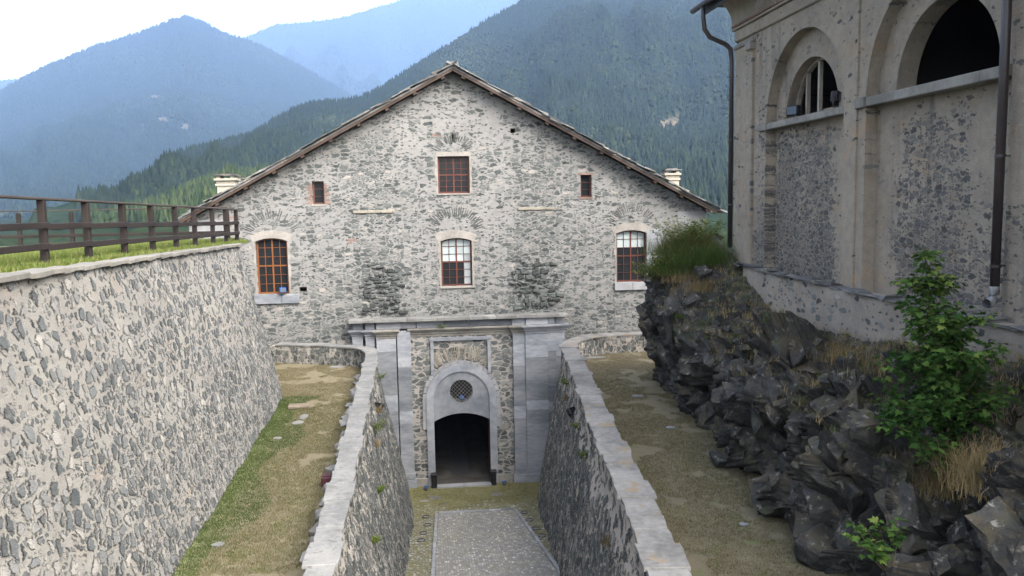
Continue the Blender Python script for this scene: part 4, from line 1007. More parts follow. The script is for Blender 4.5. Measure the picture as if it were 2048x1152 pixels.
# undercut cave near the terrace
for (y_, z_, ry, rz, dp) in ((21.3, 8.5, 1.5, .85, 1.9), (33.0, 8.6, .8, 1.6, .6), (27.5, 8.2, 1.0, 1.1, .7), (24.6, 8.0, .9, .8, .6)):
    q = ((PTS[:, 1] - y_) / ry) ** 2 + ((PTS[:, 2] - z_) / rz) ** 2
    disp -= dp * np.exp(-q * q)
VR = PTS + NRM * disp[:, None]
idx = np.arange(NYR * NUR).reshape(NYR, NUR)
QR = np.stack([idx[:-1, :-1], idx[1:, :-1], idx[1:, 1:], idx[:-1, 1:]], -1).reshape(-1, 4)
VRG = VR.reshape(NYR, NUR, 3)
bm = bmesh.new(); rb_ = np.random.default_rng(21)
JT = Matrix.Rotation(.5, 3, 'X') @ Matrix.Rotation(-.55, 3, 'Y')
for k in range(1150):
    y = rb_.uniform(7, 36.2); u = rb_.uniform(-.02, .93); a = int(np.searchsorted(yy, y)); c_ = int(np.searchsorted(uu, u))
    if a >= NYR or c_ >= NUR: continue
    p = Vector(VRG[a, c_]); nn = Vector(NR[a, c_]); q2 = mnoise.noise(p * .45)
    sz = float(np.clip(rb_.lognormal(-.80 + .5 * q2, .45), .16, .95)) * (1.0 if u < .6 else .5)
    if ((y - 21.3) / 1.3) ** 2 + ((p.z - 8.4) / .8) ** 2 < 1 or (u > .6 and rb_.random() < .72): continue
    rot = Matrix.Rotation(rb_.normal(0, .16), 3, 'X') @ Matrix.Rotation(rb_.normal(0, .16), 3, 'Y') @ Matrix.Rotation(rb_.normal(0, .22), 3, 'Z') @ JT
    ctr = p - nn * sz * rb_.uniform(.55, .85); vs = []
    for cx_ in (-1, 1):
        for cy_ in (-1, 1):
            for cz_ in (-1, 1):          # each corner of the block broken off into two or three points
                for _ in range(2 + int(rb_.random() < .5)):
                    d = Vector((cx_ * rb_.uniform(.25, 1), cy_ * rb_.uniform(.25, 1), cz_ * rb_.uniform(.35, 1)))
                    vs.append(bm.verts.new(ctr + rot @ Vector((d.x * .55, d.y * .75, d.z * .95)) * sz))
    r_ = bmesh.ops.convex_hull(bm, input=vs)
    bmesh.ops.delete(bm, geom=list({g_ for g_ in r_['geom_interior'] + r_['geom_unused'] if isinstance(g_, bmesh.types.BMVert)}), context='VERTS')
bmesh.ops.subdivide_edges(bm, edges=bm.edges[:], cuts=3, use_grid_fill=True)
for v in bm.verts:
    c3 = v.co; v.co = c3 + mnoise.noise_vector(c3 * 2.3) * .10 + mnoise.noise_vector(c3 * 6.1) * .045 + mnoise.noise_vector(c3 * 14) * .018
me = np_mesh('rock', VR, QR); bm.from_mesh(me); bpy.data.meshes.remove(me)
me = bpy.data.meshes.new('rock'); bm.to_mesh(me); bm.free()
struct(link('rock_cliff', me, m_rock))
def on_rock(y, u):
    a = int(np.clip(np.searchsorted(yy, y), 0, NYR - 1)); b_ = int(np.clip(np.searchsorted(uu, u), 0, NUR - 1)); return tuple(VRG[a, b_])
# boulders at the foot
for (x, y, s, lab) in ((8.7, 17.2, .8, 'dark angular boulder at the rock foot nearest the viewer'), (9.0, 24.2, .45, 'dark angular block lying below the middle of the cliff')):
    bm = bmesh.new(); bmesh.ops.create_icosphere(bm, subdivisions=3, radius=s)
    fl = [Vector((random.gauss(0, 1), random.gauss(0, 1), random.gauss(0, 1))).normalized() for _ in range(11)]
    for v in bm.verts:
        for n_ in fl:
            d = v.co.dot(n_) - s * .62
            if d > 0: v.co -= n_ * d
        v.co += mnoise.noise_vector(v.co * 4) * .05 * s
        v.co = Vector((v.co.x * 1.0, v.co.y * 1.2, v.co.z * .8)) + Vector((x, y, 7 + s * .3))
    tag(link('boulder', bm_mesh(bm), m_rock), lab, 'rock')

# ================================================================== PLANTS
def pts_on(n, y0, y1, u0, u1): return [on_rock(RNG.uniform(y0, y1), RNG.uniform(u0, u1)) for _ in range(n)]
# ground cover on the rock ledges (uncountable)
PT = pts_on(900, 9, 32, .42, .97)
V, Q, t = blades(PT, 16, .06, .30, .09, .9, .011, 3, None, (.1, 1)); struct(link('ledge_grass', np_mesh('lg', V, Q, {'tint': t}), m_grassdry), 'stuff', 'thin dry grass growing on the rock ledges', 'grass')
PT = pts_on(560, 12, 34, .4, .95)
V, Q, t = blades(PT, 14, .05, .22, .08, .8, .012, 3, None, (0, .8)); struct(link('ledge_grass', np_mesh('lg', V, Q, {'tint': t}), m_grassgreen), 'stuff', 'short green grass growing on the rock ledges', 'grass')
T_ = [  # label, y, u, n, hmin, hmax, spread, mat, tint
    ('big arching tussock of straw coloured grass at right above the dark boulders', 13.4, .50, 1500, .5, 1.2, .28, m_grassdry, (.3, 1), 1.0),
    ('wide straw grass tussock hanging left of the big arching tussock', 14.6, .44, 900, .3, .75, .30, m_grassdry, (.0, .7), 1.0),
    ('pale dry grass behind the maple sapling beside the plinth wall', 17.6, .80, 420, .3, .8, .35, m_grassdry, (.1, .8), .8),
    ('dry grass patch left of the sapling on the ledge', 20.2, .80, 420, .25, .7, .4, m_grassdry, (0, .7), .9),
    ('small green and straw tuft above the cave in the rock', 19.6, .36, 260, .2, .55, .16, m_grassgreen, (.3, 1), .8),
    ('bright green grass clump hanging from the ledge left of the sapling', 24.8, .86, 420, .25, .6, .25, m_grassgreen, (0, .5), .9),
    ('low green tuft on the bare ledge under the plinth', 22.6, .74, 240, .15, .4, .2, m_grassgreen, (.1, .7), .8),
    ('large fine green tussock on the rock head below the downpipe', 31.9, .84, 2400, .5, 1.2, .6, m_grassgreen, (.0, .7), .9),
    ('tall yellowing grass on the crest beside the far downpipe', 33.0, .86, 2000, .6, 1.4, .6, m_grassgreen, (.4, 1), .9),
    ('straw seed grass drooping over the rock brow', 31.2, .70, 1000, .3, .8, .5, m_grassdry, (.1, .8), 1.0),
    ('green grass hanging over the outermost rock brow', 33.0, .70, 1500, .3, .8, .5, m_grassgreen, (.1, .8), 1.0),
    ('brown withered grass under the brow tussock', 30.0, .68, 500, .2, .55, .4, m_grassdry, (0, .5), .9),
    ('dense green tussock spilling down the far rock brow', 32.0, .70, 1500, .3, .9, .5, m_grassgreen, (.0, .6), 1.0),
    ('long pale green grass leaning over the brow in front of the leafy shrub', 33.2, .78, 1700, .4, 1.1, .5, m_grassgreen, (.3, .9), 1.0),
    ('green grass bunch at the foot of the far downpipe', 31.3, .86, 900, .4, .9, .45, m_grassgreen, (.0, .6), .9),
    ('straw coloured grass bunch between the brow tussocks', 32.4, .70, 800, .35, .8, .4, m_grassdry, (.2, .9), 1.0),
    ('tiny green tuft in a crack of the dark far cliff face', 29.6, .48, 160, .12, .3, .12, m_grassgreen, (0, .5), .8)]
for (lab, y, u, n, h0, h1, sp, mat, ti, le) in T_:
    grass_clump(lab, on_rock(y, u), n, h0, h1, sp, mat, ti, le, .010, (-.4, -.3), droop=.5)
leafy_plant('leafy_shrub', 'yellow green leafy shrub on the crest of the rock beside the barracks corner', 'shrub', on_rock(33.0, .84), 90, 1.5, 1.25, .12, m_shrub, per=34, lean=.1)
leafy_plant('leafy_shrub', 'small yellow green bush at the left brow of the rock', 'shrub', on_rock(32.6, .70), 50, .9, .9, .11, m_shrub, (-.5, -.3), per=26)
leafy_plant('leafy_shrub', 'green leafy shrub spilling down the outer brow of the rock', 'shrub', on_rock(33.0, .60), 50, .8, .9, .11, m_shrub, (-.3, -.4), per=26)
# maple sapling
sp_ = thing('maple_sapling', 'bushy green maple sapling growing from the rock in front of the plastered wall', 'tree', (10.05, 15.0, 10.2))
bm = bmesh.new(); C, D, S, T2 = [], [], [], []
B0 = Vector((10.05, 15.0, 9.75))
def branch(p, d, l, r, depth, wob=.10):
    pts = [p]; q = p.copy(); dd = d.copy(); n = 5
    for k in range(n):
        dd = (dd + Vector((RNG.normal(0, wob), RNG.normal(0, wob), .06))).normalized(); q = q + dd * l / n; pts.append(q.copy())
    tube(bm, pts, [r * (1 - .8 * k / n) for k in range(n + 1)], 6)
    return pts
def leafing(pts, k, spread, size):
    for _ in range(k):
        t = RNG.uniform(.15, 1); i = min(len(pts) - 2, int(t * (len(pts) - 1))); q = pts[i].lerp(pts[i + 1], RNG.uniform(0, 1))
        a = RNG.uniform(0, 2 * math.pi); d = Vector((math.cos(a) - .25, math.sin(a) - .35, RNG.uniform(-.65, .25)))
        C.append(q + d * RNG.uniform(.03, 1) * spread); D.append(d); S.append(size * RNG.uniform(.55, 1.2)); T2.append(float(np.clip(RNG.beta(2, 2.2) + .25 * (q.z - 11.5) / 3, 0, 1)))
for k in range(3):
    lead = branch(B0 + Vector((RNG.normal(0, .1), RNG.normal(0, .12), 0)), Vector((RNG.normal(0, .05), RNG.normal(0, .06), 1)), (4.5, 3.3, 2.6)[k], .045, 0, .025); leafing(lead, 70, .18, .16)
    for j in range(38 if k == 0 else 24):
        t = RNG.uniform(.08, .97); i = min(4, int(t * 5)); p = lead[i].lerp(lead[i + 1], t * 5 - i)
        hrel = (p.z - B0.z) / 4.4; ln = (1.5 * (1 - hrel) ** .75 + .18) * RNG.uniform(.6, 1.05); a = RNG.uniform(0, 2 * math.pi)
        bp = branch(p, Vector((math.cos(a), math.sin(a), .35)), ln, .014, 1); leafing(bp, int(18 + 40 * ln), .24, .15)
link('stem', bm_mesh(bm), m_stem, sp_)
link('foliage', leaves_mesh('foliage', C, D, S, LEAF5, T2), m_maple, sp_)
leafy_plant('leafy_shrub', 'low green leafy shoot at the lower right edge below the straw tussock', 'shrub', on_rock(13.3, .22), 9, .8, .6, .17, m_maple, (-.4, -.2), LEAF5, 12)
# weeds on the ramp walls
def wall_pt(path, y, side, z, batter, w):
    P = path[path[:, 1] < 40]; x = np.interp(y, P[:, 1], P[:, 0]); h = w / 2 - .05
    return (x + side * (h + .06 + batter * max(0, 6.9 - z) / 6.9 - .02), y, z)
WL = lambda y, z: wall_pt(plp, y, 1, z, 1.45, .60)
WR = lambda y, z: wall_pt(prp, y, -1, z, 1.25, .80)
for (p, lab, h) in ((WL(38.3, 7.0), 'green weed high on the left ramp wall near the portal', .5), (WL(31.2, 6.5), 'green weed halfway along the left ramp wall below the floodlight', .55),
                    (WL(23.5, 5.4), 'green weed on the left ramp wall nearest the viewer', .3), (WL(27.8, 5.4), 'thin weed low on the left ramp wall below the yellowing weeds', .3),
                    (WR(36.2, 6.9), 'green weed high on the right ramp wall near the portal', .42), (WR(29.5, 6.75), 'green weed on the right ramp wall below the floodlight', .4), (WR(26.6, 6.6), 'small green weed mid way down the right ramp wall', .35)):
    leafy_plant('wall_weed', lab, 'weed', p, 12, h, h * .6, .09, m_shrub, (1 if 'left' in lab else -1, -.2), per=18, tint=(0, .7), stemr=.004, lean=.35)
for (p, lab, nx) in ((WL(34.1, 6.6), 'dry grass tuft beside the floodlight on the left ramp wall', .8), (WL(30.6, 6.2), 'straw grass tuft under the weed of the left ramp wall', .8), (WR(35.6, 6.4), 'brownish grass tuft high on the right ramp wall', -.8), (WR(20.4, 6.3), 'orange brown dried grass tuft on the near right ramp wall', -.8)):
    grass_clump(lab, p, 170, .15, .42, .1, m_grassdry, (.0, .6), .9, .01, (nx, -.2))
leafy_plant('wall_weed', 'small green weed growing on top of the portal cornice', 'weed', (.75, 44.35, 8.5), 10, .3, .4, .09, m_shrub, (0, -.3), per=14, tint=(0, .5), stemr=.004)
# turf blades on terraces and lawn
def scatter(n, x0, x1, y0, y1): return np.c_[RNG.uniform(x0, x1, n), y1 - (y1 - y0) * RNG.beta(1.1, 1.6, n) if False else RNG.uniform(y0, y1, n)]
def nz(x, y, s): return mnoise.noise(Vector((x * s, y * s, 7.7)))
xy = scatter(90000, -8.6, -2.6, 15, 44.2); kp = [(nz(x, y, .55) + .6 * nz(x, y, 1.9) + (1.1 if x < -5.0 + .4 * nz(x, y, .8) and y < 37 else 0)) > -.35 and x < lx(y) - .42 for x, y in xy]; xy = xy[kp]
V, Q, t = blades(np.c_[xy, np.full(len(xy), 7.0)], 5, .02, .07, .05, .8, .009, 2, None, (0, .9))
sx = np.repeat(xy[:, 0], 5 * 6); sy = np.repeat(xy[:, 1], 5 * 6); t = np.clip(t - .5 * (sx < -4.95 + .45 * np.sin(sy * .9)) * (sy < 36) + .1 * (sx > -4.6) + .3 * (sy > 35.5 + .8 * np.sin(sx * 2)), 0, 1)
struct(link('terrace_grass', np_mesh('tg', V, Q, {'tint': t}), m_turfblades), 'stuff', 'short half dry grass on the left terrace', 'grass')
xy = scatter(95000, 4.6, 13, 14, 43.2); kp = [(nz(x, y, .55) + .6 * nz(x, y, 1.9)) > -.35 and x > rx(y) + .45 for x, y in xy]; xy = xy[kp]
V, Q, t = blades(np.c_[xy, np.full(len(xy), 7.0)], 5, .02, .06, .05, .8, .009, 2, None, (.2, 1)); t = np.clip(t + .3 * (np.repeat(xy[:, 1], 30) > 37), 0, 1)
struct(link('terrace_grass', np_mesh('tg', V, Q, {'tint': t}), m_turfblades), 'stuff', 'short half dry grass on the right terrace', 'grass')
xy = scatter(30000, -15, -8.25, 12, 38.5); zl = 14.25 - .021 * (xy[:, 1] - 15) - .1 * np.sin(3 * (np.maximum(0, -7.55 - xy[:, 0]) / 40) ** (1 / 2.2))
V, Q, t = blades(np.c_[xy, zl], 5, .06, .26, .08, .6, .012, 2, None, (0, 1)); struct(link('lawn_grass', np_mesh('lw', V, Q, {'tint': t}), m_lawnblades), 'stuff', 'uncut meadow grass on the upper lawn', 'grass')
xy = scatter(5200, -8.35, -7.92, 9, 38.5); zl = 14.12 - .021 * (xy[:, 1] - 15)
V, Q, t = blades(np.c_[xy, zl], 6, .05, .22, .06, .7, .012, 3, (-.3, 0), (0, 1)); struct(link('lawn_grass', np_mesh('lw', V, Q, {'tint': t}), m_lawnblades), 'stuff', 'taller grass fringe along the bastion coping', 'grass')
xy = scatter(2600, -1.0, 5.2, 40.2, 44.3); kp = [(nz(x, y, .9)) > -.1 for x, y in xy]; xy = xy[kp]
V, Q, t = blades(np.c_[xy, [court_z(y) for x, y in xy]], 4, .02, .07, .05, .8, .012, 2, None, (.1, .7)); struct(link('forecourt_grass', np_mesh('fg', V, Q, {'tint': t}), m_turfblades), 'stuff', 'sparse grass between the forecourt pebbles', 'grass')

# ================================================================== SMALL THINGS
def flat_stone(x, y, z, s, rot, lab, mat=m_flat, th=.015):
    bm = bmesh.new(); vs = []
    n = 8; top = [bm.verts.new((x + math.cos(2 * math.pi * k / n + rot) * s[0] * random.uniform(.8, 1.1), y + math.sin(2 * math.pi * k / n + rot) * s[1] * random.uniform(.8, 1.1), z + th)) for k in range(n)]
    bot = [bm.verts.new((v.co.x, v.co.y, z - .05)) for v in top]; bm.faces.new(top); bm.faces.new(bot[::-1])
    for i in range(n): bm.faces.new((top[i], bot[i], bot[(i + 1) % n], top[(i + 1) % n]))
    return tag(link('flat_stone', bm_mesh(bm), mat), lab, 'stone')
bm = bmesh.new(); box(bm, (-5.33, 34.0, 7.08), (.85, .62, .07), Matrix.Rotation(.08, 3, 'Z'), .02, .008); tag(link('wooden_board', bm_mesh(bm), m_board), 'greyish square board lying on the left terrace grass', 'board')
flat_stone(-4.9, 32.4, 7.02, (.18, .45), .1, 'long pale flat stone in the grass just before the board', m_copeL)
flat_stone(-5.0, 31.5, 7.02, (.22, .3), .4, 'short pale flat stone at the near end of the long one', m_copeL)
flat_stone(-5.43, 29.5, 7.02, (.17, .15), 0, 'small pale stone half way along the left terrace', m_copeL)
flat_stone(-5.26, 20.2, 7.02, (.16, .14), 0, 'single pale round stone on the near left terrace', m_copeL)
flat_stone(-4.6, 42.3, 7.02, (.5, .25), 0, 'pale flat stone at the far left terrace corner by the parapet', m_copeL)
flat_stone(8.75, 33.4, 7.02, (.3, .2), 0, 'pale flat stone on the far right terrace', m_copeL)
flat_stone(8.69, 28.5, 7.02, (.2, .15), 0, 'bluish flat stone mid way on the right terrace', m_marble)
flat_stone(7.86, 19.5, 7.02, (.14, .11), 0, 'bluish stone near the front of the right terrace', m_marble)
flat_stone(8.5, 42.2, 7.01, (.9, .3), 0, 'broad pale slab at the foot of the far right low wall', m_flat)
flat_stone(-.41, 41.8, court_z(41.8), (.28, .18), 0, 'pale rectangular stone on the forecourt left of the ramp head', m_flat)
bm = bmesh.new(); bx(bm, -3.22, -2.92, 24.0, 24.42, 7.0, 7.3, .02); bx(bm, -3.18, -2.96, 24.06, 24.36, 7.303, 7.33, .005)
tag(link('metal_box', bm_mesh(bm), m_maroon), 'maroon metal box beside the left parapet', 'box')
# rings of the ground lamps
def ring(x, y, lab):
    z = court_z(y) + .045
    bm = bmesh.new(); n, m_ = 20, 6; R1, r1 = .17, .016; G = []
    for i in range(n):
        a = 2 * math.pi * i / n; G.append([bm.verts.new((x + math.cos(a) * (R1 + r1 * math.cos(2 * math.pi * j / m_)), y + math.sin(a) * (R1 + r1 * math.cos(2 * math.pi * j / m_)), z + r1 * math.sin(2 * math.pi * j / m_) + .0)) for j in range(m_)])
    for i in range(n):
        for j in range(m_): bm.faces.new((G[i][j], G[(i + 1) % n][j], G[(i + 1) % n][(j + 1) % m_], G[i][(j + 1) % m_]))
    root = thing('ground_lamp', lab, 'lamp', (x, y, z), 'round ground lamps beside the ramp')
    link('rim', bm_mesh(bm), m_black, root, smooth=True)
    bm = bmesh.new(); bmesh.ops.create_circle(bm, cap_ends=True, radius=.13, segments=20, matrix=Matrix.Translation((x, y, z - .005))); link('lens', bm_mesh(bm), m_lensp, root)
ords = ('farthest', 'second farthest', 'third farthest', 'nearest')
for o_, (x, y) in zip(ords, ((-.31, 38.95), (-.25, 37.2), (-.42, 35.6), (-.5, 34.3))): ring(x, y, o_ + ' round ground lamp in the gutter left of the ramp')
for o_, (x, y) in zip(ords, ((4.46, 38.66), (4.50, 36.98), (4.59, 35.2), (4.66, 33.86))): ring(x, y, o_ + ' round ground lamp in the gutter right of the ramp')
def floodlight(p, d, lab, s=.32, mat=m_black, name='floodlight'):
    p = Vector(p); d = Vector(d).normalized(); x = d.cross(Vector((0, 0, 1))).normalized(); z = x.cross(d); R3 = Matrix((x, d, z)).transposed()
    root = thing(name, lab, 'lamp', p)
    bm = bmesh.new(); box(bm, p, (s, s * .55, s * .8), R3, 0, s * .08)
    for k in range(5): box(bm, p - d * s * .32 + x * (k - 2) * s * .17, (s * .05, s * .2, s * .65), R3)
    link('housing', bm_mesh(bm), mat, root)
    bm = bmesh.new(); box(bm, p + d * s * .285, (s * .82, s * .02, s * .62), R3); link('glass', bm_mesh(bm), m_lens, root)
    bm = bmesh.new()
    for e in (-1, 1): box(bm, p + x * e * s * .55 - z * s * .25, (s * .05, s * .14, s * .65), R3)
    box(bm, p - z * s * .58, (s * 1.15, s * .16, s * .06), R3); box(bm, p - z * s * .68 - d * s * .1, (s * .25, s * .5, s * .14), R3)
    link('bracket', bm_mesh(bm), m_black, root)
q = WL(34.6, 6.75); floodlight((q[0] + .14, q[1], q[2]), (.5, .6, -.6), 'black floodlight on the left ramp wall', .38)
q = WR(32.2, 6.8); floodlight((q[0] - .14, q[1], q[2]), (-.5, .6, -.6), 'black floodlight on the right ramp wall', .38)
floodlight((XW + .35, 27.2, 18.16), (-.8, -.5, .0), 'black floodlight at the far end of the lunette sill', .42)
floodlight((XW + .35, 24.25, 18.26), (-.6, .7, .1), 'black floodlight at the near end of the lunette sill', .42)
bm = bmesh.new(); bx(bm, XW + .1, XW + .5, 24.0, 24.6, 17.865, 17.93, jit=.01); tag(link('wooden_block', bm_mesh(bm), m_board), 'wooden block under the near lunette floodlight', 'wood')
bm = bmesh.new(); bx(bm, XW + .05, XW + .45, 27.3, 27.85, 17.865, 17.94, jit=.01); tag(link('wooden_block', bm_mesh(bm), m_board), 'wooden block at the far corner of the lunette sill', 'wood')
floodlight((-7.6, 44.84, 10.78), (.3, -.9, .1), 'small blue floodlight on the sill of the orange window', .34, m_blue)
floodlight((1.80, 44.46, 4.62), (.1, -.9, .2), 'small blue lamp inside the round grille', .24, m_blue)
floodlight((-.3, 43.75, -.1), (-.5, -.8, .3), 'small blue ground spotlight left of the doorway', .22, m_blue, 'spotlight')
floodlight((4.0, 43.9, -.1), (.5, -.8, .3), 'small blue ground spotlight right of the doorway', .22, m_blue, 'spotlight')
for (x, y, lab) in ((.17, 42.2, 'small dark drain grate on the forecourt left of the doorway'), (3.4, 42.3, 'small dark drain grate on the forecourt right of the doorway')):
    bm = bmesh.new(); z = court_z(y) + .035
    for k in range(7): bx(bm, x - .25, x + .25, y - .2 + k * .06, y - .2 + k * .06 + .035, z - .03, z)
    bx(bm, x - .28, x - .252, y - .24, y + .24, z - .03, z + .003); bx(bm, x + .252, x + .28, y - .24, y + .24, z - .03, z + .003)
    tag(link('drain_grate', bm_mesh(bm), m_iron), lab, 'grate')

# ================================================================== MOUNTAINS
MS = 1.7      # distance scale of the mountains
def az_el(x, y): d = pixdir(x, y); return math.atan2(d.x, d.y), d.z / math.hypot(d.x, d.y)
CONV, CONF = [], []
def conifer_template(seed):
    r = np.random.default_rng(seed); V, Fc = [], []
    tiers = ((.0, .55, .24), (.22, .75, .19), (.45, 1.0, .13))
    for (z0, z1, rd) in tiers:
        k0 = len(V); n = 7
        for i in range(n):
            a = 2 * math.pi * i / n + r.uniform(-.3, .3); rr = rd * r.uniform(.6, 1.2); V.append((rr * math.cos(a), rr * math.sin(a), z0 + r.uniform(-.03, .06)))
        V.append((r.normal(0, .01), r.normal(0, .01), z1)); 
        for i in range(n): Fc.append((k0 + i, k0 + (i + 1) % n, k0 + n))
    return np.array(V), np.array(Fc)
def broad_template(seed):
    r = np.random.default_rng(seed); bm = bmesh.new(); bmesh.ops.create_icosphere(bm, subdivisions=2, radius=.5); bm.verts.ensure_lookup_table()
    V = np.array([v.co[:] for v in bm.verts]); Fc = np.array([[v.index for v in f.verts] for f in bm.faces]); bm.free()
    V *= (1 + r.uniform(-.28, .22, len(V)))[:, None]; V[:, 2] = V[:, 2] * .95 + .5; V[:, :2] *= .85; return V, Fc
TEMPL = [conifer_template(s) for s in range(5)] + [broad_template(s) for s in range(3)]
def forest(name, P, H, kinds, mat, label, tintoff=0.0):
    V, Fc, T = [], [], []; off = 0
    for k, (tv, tf) in enumerate(TEMPL):
        m_ = np.where(kinds == k)[0]
        if len(m_) == 0: continue
        a = RNG.uniform(0, 6.28, len(m_)); c, s = np.cos(a), np.sin(a); h = H[m_]; wdt = h * RNG.uniform(.75, 1.15, len(m_)) * (1.0 if k < 5 else 1.0)
        x = (tv[None, :, 0] * c[:, None] - tv[None, :, 1] * s[:, None]) * wdt[:, None] + P[m_, 0, None]; y = (tv[None, :, 0] * s[:, None] + tv[None, :, 1] * c[:, None]) * wdt[:, None] + P[m_, 1, None]
        z = tv[None, :, 2] * h[:, None] + P[m_, 2, None]; V.append(np.stack([x, y, z], 2).reshape(-1, 3)); nv = len(tv)
        Fc.append((tf[None] + (np.arange(len(m_)) * nv)[:, None, None] + off).reshape(-1, 3)); off += len(m_) * nv
        T.append(np.repeat(np.clip(RNG.beta(2, 2, len(m_)) + (.25 if k >= 5 else -.05) + tintoff, 0, 1), nv))
    o = link(name, np_mesh(name, np.concatenate(V), np.concatenate(Fc), {'tint': np.concatenate(T)}), mat)
    return struct(o, 'stuff', label, 'forest')
def mountain(name, ridge, foot, treeh, ntree, label, x_range, pw=1.0, rough=.05, scars=(), broad=.2, mat=m_conifer, seed=0, th_sub=.6, dsc=1.0, footz=-1.0, mass=None, tintoff=0.0):
    """ridge: (px, py, distance) sky line; a slope from the valley up to it"""
    foot, treeh = foot * MS * dsc, treeh * MS * dsc
    A = np.array([(*az_el(x, y), d * MS * dsc) for x, y, d in ridge]); A = A[A[:, 0].argsort()]
    nA, nT = 260, 150; az = np.linspace(A[0, 0], A[-1, 0], nA); el = np.interp(az, A[:, 0], A[:, 1]); ds = np.interp(az, A[:, 0], A[:, 2])
    ts = np.concatenate([np.linspace(0, 1, nT - 12), np.linspace(1.01, 1.25, 12)])
    G = np.zeros((nA, nT, 3)); SC = np.zeros((nA, nT))
    for i in range(nA):
        zr = 15.3 + el[i] * ds[i] - treeh * th_sub
        for j, t in enumerate(ts):
            r = foot + (ds[i] - foot) * t; x, y = r * math.sin(az[i]), r * math.cos(az[i])
            z = footz + (zr - footz) * (t ** pw if t <= 1 else 1 - (t - 1) * 1.2)
            amp = rough * ds[i] * math.sin(math.pi * min(1, t)) ** 2.2
            q = Vector((x / ds[i] * 7 + seed, y / ds[i] * 7, seed * 1.7)); z += amp * (mnoise.fractal(q, 1, 2.1, 5) + .5 * (1 - 2 * abs(mnoise.noise(Vector((az[i] * 22 + .5 * mnoise.noise(q), t * 1.5, seed))))))
            G[i, j] = (x, y, z)
            e = (z - 15.3) / r
            for (sa, se, ra, re) in scars:
                SC[i, j] = max(SC[i, j], 1 - min(1, (((az[i] - sa) / ra) ** 2 + ((e - se) / re) ** 2) * (1 + .8 * mnoise.noise(Vector((az[i] * 120, e * 160, 2))))))
    ix = np.arange(nA * nT).reshape(nA, nT); Qm = np.stack([ix[:-1, :-1], ix[1:, :-1], ix[1:, 1:], ix[:-1, 1:]], -1).reshape(-1, 4)
    SCs = np.clip(SC * 1.6, 0, 1)
    struct(link(name, np_mesh(name, G.reshape(-1, 3), Qm, {'scar': SCs.ravel()}), m_hill, smooth=True))
    a0, a1 = az_el(x_range[0], 300)[0], az_el(x_range[1], 300)[0]
    fa = np.clip((RNG.uniform(a0, a1, ntree) - az[0]) / (az[-1] - az[0]), 0, .999) * (nA - 1); tt = RNG.uniform(0, 1, ntree) ** .62 * (nT - 13)
    i, j = fa.astype(int), tt.astype(int); u, v = (fa - i)[:, None], (tt - j)[:, None]
    P = G[i, j] * (1 - u) * (1 - v) + G[i + 1, j] * u * (1 - v) + G[i, j + 1] * (1 - u) * v + G[i + 1, j + 1] * u * v
    dist = np.hypot(P[:, 0], P[:, 1]); e = (P[:, 2] - 15.3) / dist
    k = (SC[i, j] < RNG.uniform(.0, .9, ntree)) & (e > -.02 if True else True)
    bn = np.array([mnoise.noise(Vector((p[0], p[1], p[2])) * (9 / ds.mean()) + Vector((seed, 0, 0))) for p in P]); isb = RNG.uniform(0, 1, ntree) < np.clip(broad + bn * 1.1, 0, 1)
    kinds = np.where(isb, RNG.integers(5, 8, ntree), RNG.integers(0, 5, ntree)); H = treeh * RNG.uniform(.55, 1.25, ntree) * np.where(isb, .5, 1.0)
    P[:, 2] -= .5
    forest(mass or 'forest', P[k], H[k], kinds[k], mat, label, tintoff)
def scar(x, y, wx, wy): a, e = az_el(x, y); return (a, e, wx / F, wy / F)
mountain('far_mountain', [(-450, 150, 6500), (-300, 165, 6500), (0, 157, 6400), (40, 154, 6400), (90, 172, 6400), (300, 230, 6400)], 3600, 20, 5000, 'bluish wooded ridge at the far left edge', (-250, 120), .9, .02, seed=9, dsc=1.05)
mountain('far_mountain', [(200, 200, 4600), (380, 105, 4600), (440, 84, 4600), (500, 68, 4600), (550, 46, 4600), (610, 41, 4600), (660, 35, 4600), (700, 28, 4600), (745, 13, 4700), (790, 2, 4800), (860, -30, 4900), (960, -55, 5000), (1150, -80, 5000), (1500, -80, 5000), (1900, -60, 5000)],
         2300, 17, 40000, 'pale blue wooded mountain behind the peak and the right slope', (360, 1150), 1.5, .05, seed=3, dsc=1.35)
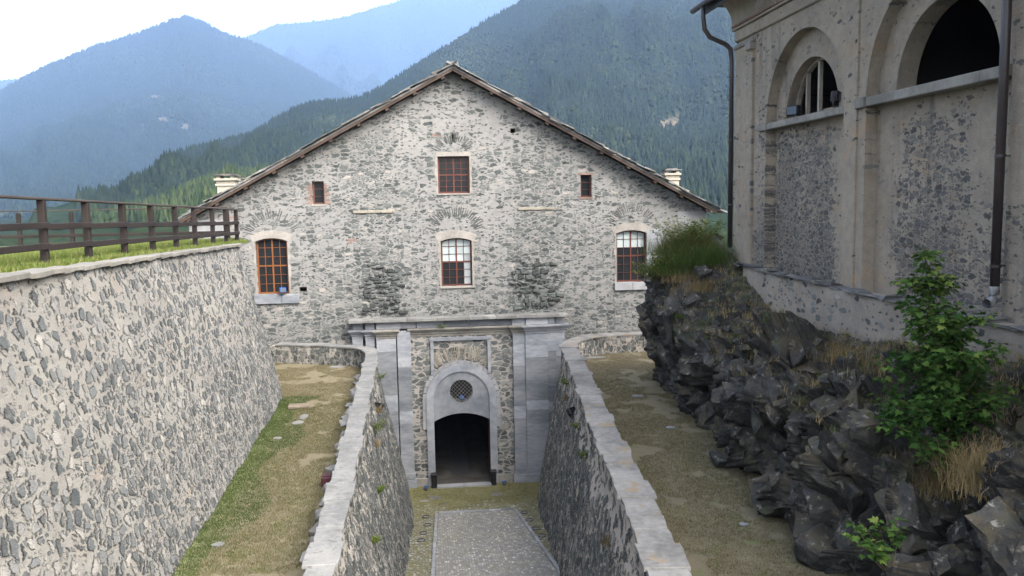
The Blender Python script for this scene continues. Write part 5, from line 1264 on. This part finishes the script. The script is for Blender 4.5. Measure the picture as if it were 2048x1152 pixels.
mountain('peak_mountain', [(-900, 330, 2500), (-500, 270, 2500), (-200, 222, 2500), (0, 180, 2500), (50, 149, 2550), (110, 121, 2600), (190, 89, 2650), (250, 71, 2700), (310, 50, 2700), (345, 34, 2700), (372, 29, 2700), (400, 37, 2700), (430, 53, 2700), (455, 66, 2700), (480, 72, 2700), (520, 86, 2700), (570, 112, 2650), (640, 152, 2600), (720, 200, 2500), (820, 262, 2400), (1000, 360, 2300)],
         750, 11, 100000, 'blue hazed forest covering the pointed mountain at left', (-260, 830), 1.7, .012, [scar(305, 196, 20, 8), scar(322, 240, 22, 7), scar(368, 258, 14, 12), scar(285, 255, 10, 5), scar(430, 73, 6, 4)], .25, seed=1, dsc=1.4)
mountain('wooded_mountain', [(40, 470, 600), (180, 430, 640), (280, 395, 680), (300, 350, 700), (330, 312, 720), (380, 296, 760), (440, 283, 800), (500, 268, 860), (545, 240, 900), (590, 215, 930), (630, 203, 950), (680, 200, 980), (720, 194, 1000), (760, 175, 1050), (800, 148, 1120), (840, 121, 1200), (880, 95, 1280), (920, 70, 1350), (960, 46, 1420), (1000, 22, 1480), (1040, 0, 1520), (1110, -40, 1600), (1250, -90, 1700), (1460, -140, 1800), (1900, -200, 1900), (2500, -230, 2000)],
         240, 8, 110000, 'dense conifer forest on the slope behind the barracks', (150, 1620), 1.7, .03, [scar(1335, 250, 40, 16), scar(1300, 300, 20, 8), scar(360, 305, 22, 10), scar(335, 320, 14, 14)], .3, seed=5)
mountain('near_hill', [(-300, 470, 330), (60, 468, 330), (160, 455, 350), (230, 436, 370), (290, 412, 390), (340, 392, 400), (400, 360, 410), (450, 345, 420), (520, 340, 430), (620, 350, 430), (800, 390, 430), (1000, 450, 420), (1250, 460, 420), (1420, 455, 430), (1520, 450, 430), (1800, 440, 430)],
         150, 6, 22000, 'lighter green conifers on the low hill beyond the chimneys', (-60, 1560), 1.0, .02, [], -1.5, m_conifer_near, seed=7)

# ================================================================== HAZE
bm = bmesh.new(); bx(bm, -8300, 7500, -60, 12300, -2.2, 3400)
hz = link('haze', bm_mesh(bm)); struct(hz, 'stuff')
hm = bpy.data.materials.new('valley haze'); hm.use_nodes = True; t_ = hm.node_tree; t_.nodes.clear()
om = t_.nodes.new('ShaderNodeOutputMaterial'); pv = t_.nodes.new('ShaderNodeVolumePrincipled')
pv.inputs['Color'].default_value = (.46, .67, 1.0, 1); pv.inputs['Density'].default_value = .000074; pv.inputs['Anisotropy'].default_value = .2
t_.links.new(pv.outputs[0], om.inputs['Volume']); hz.data.materials.append(hm)
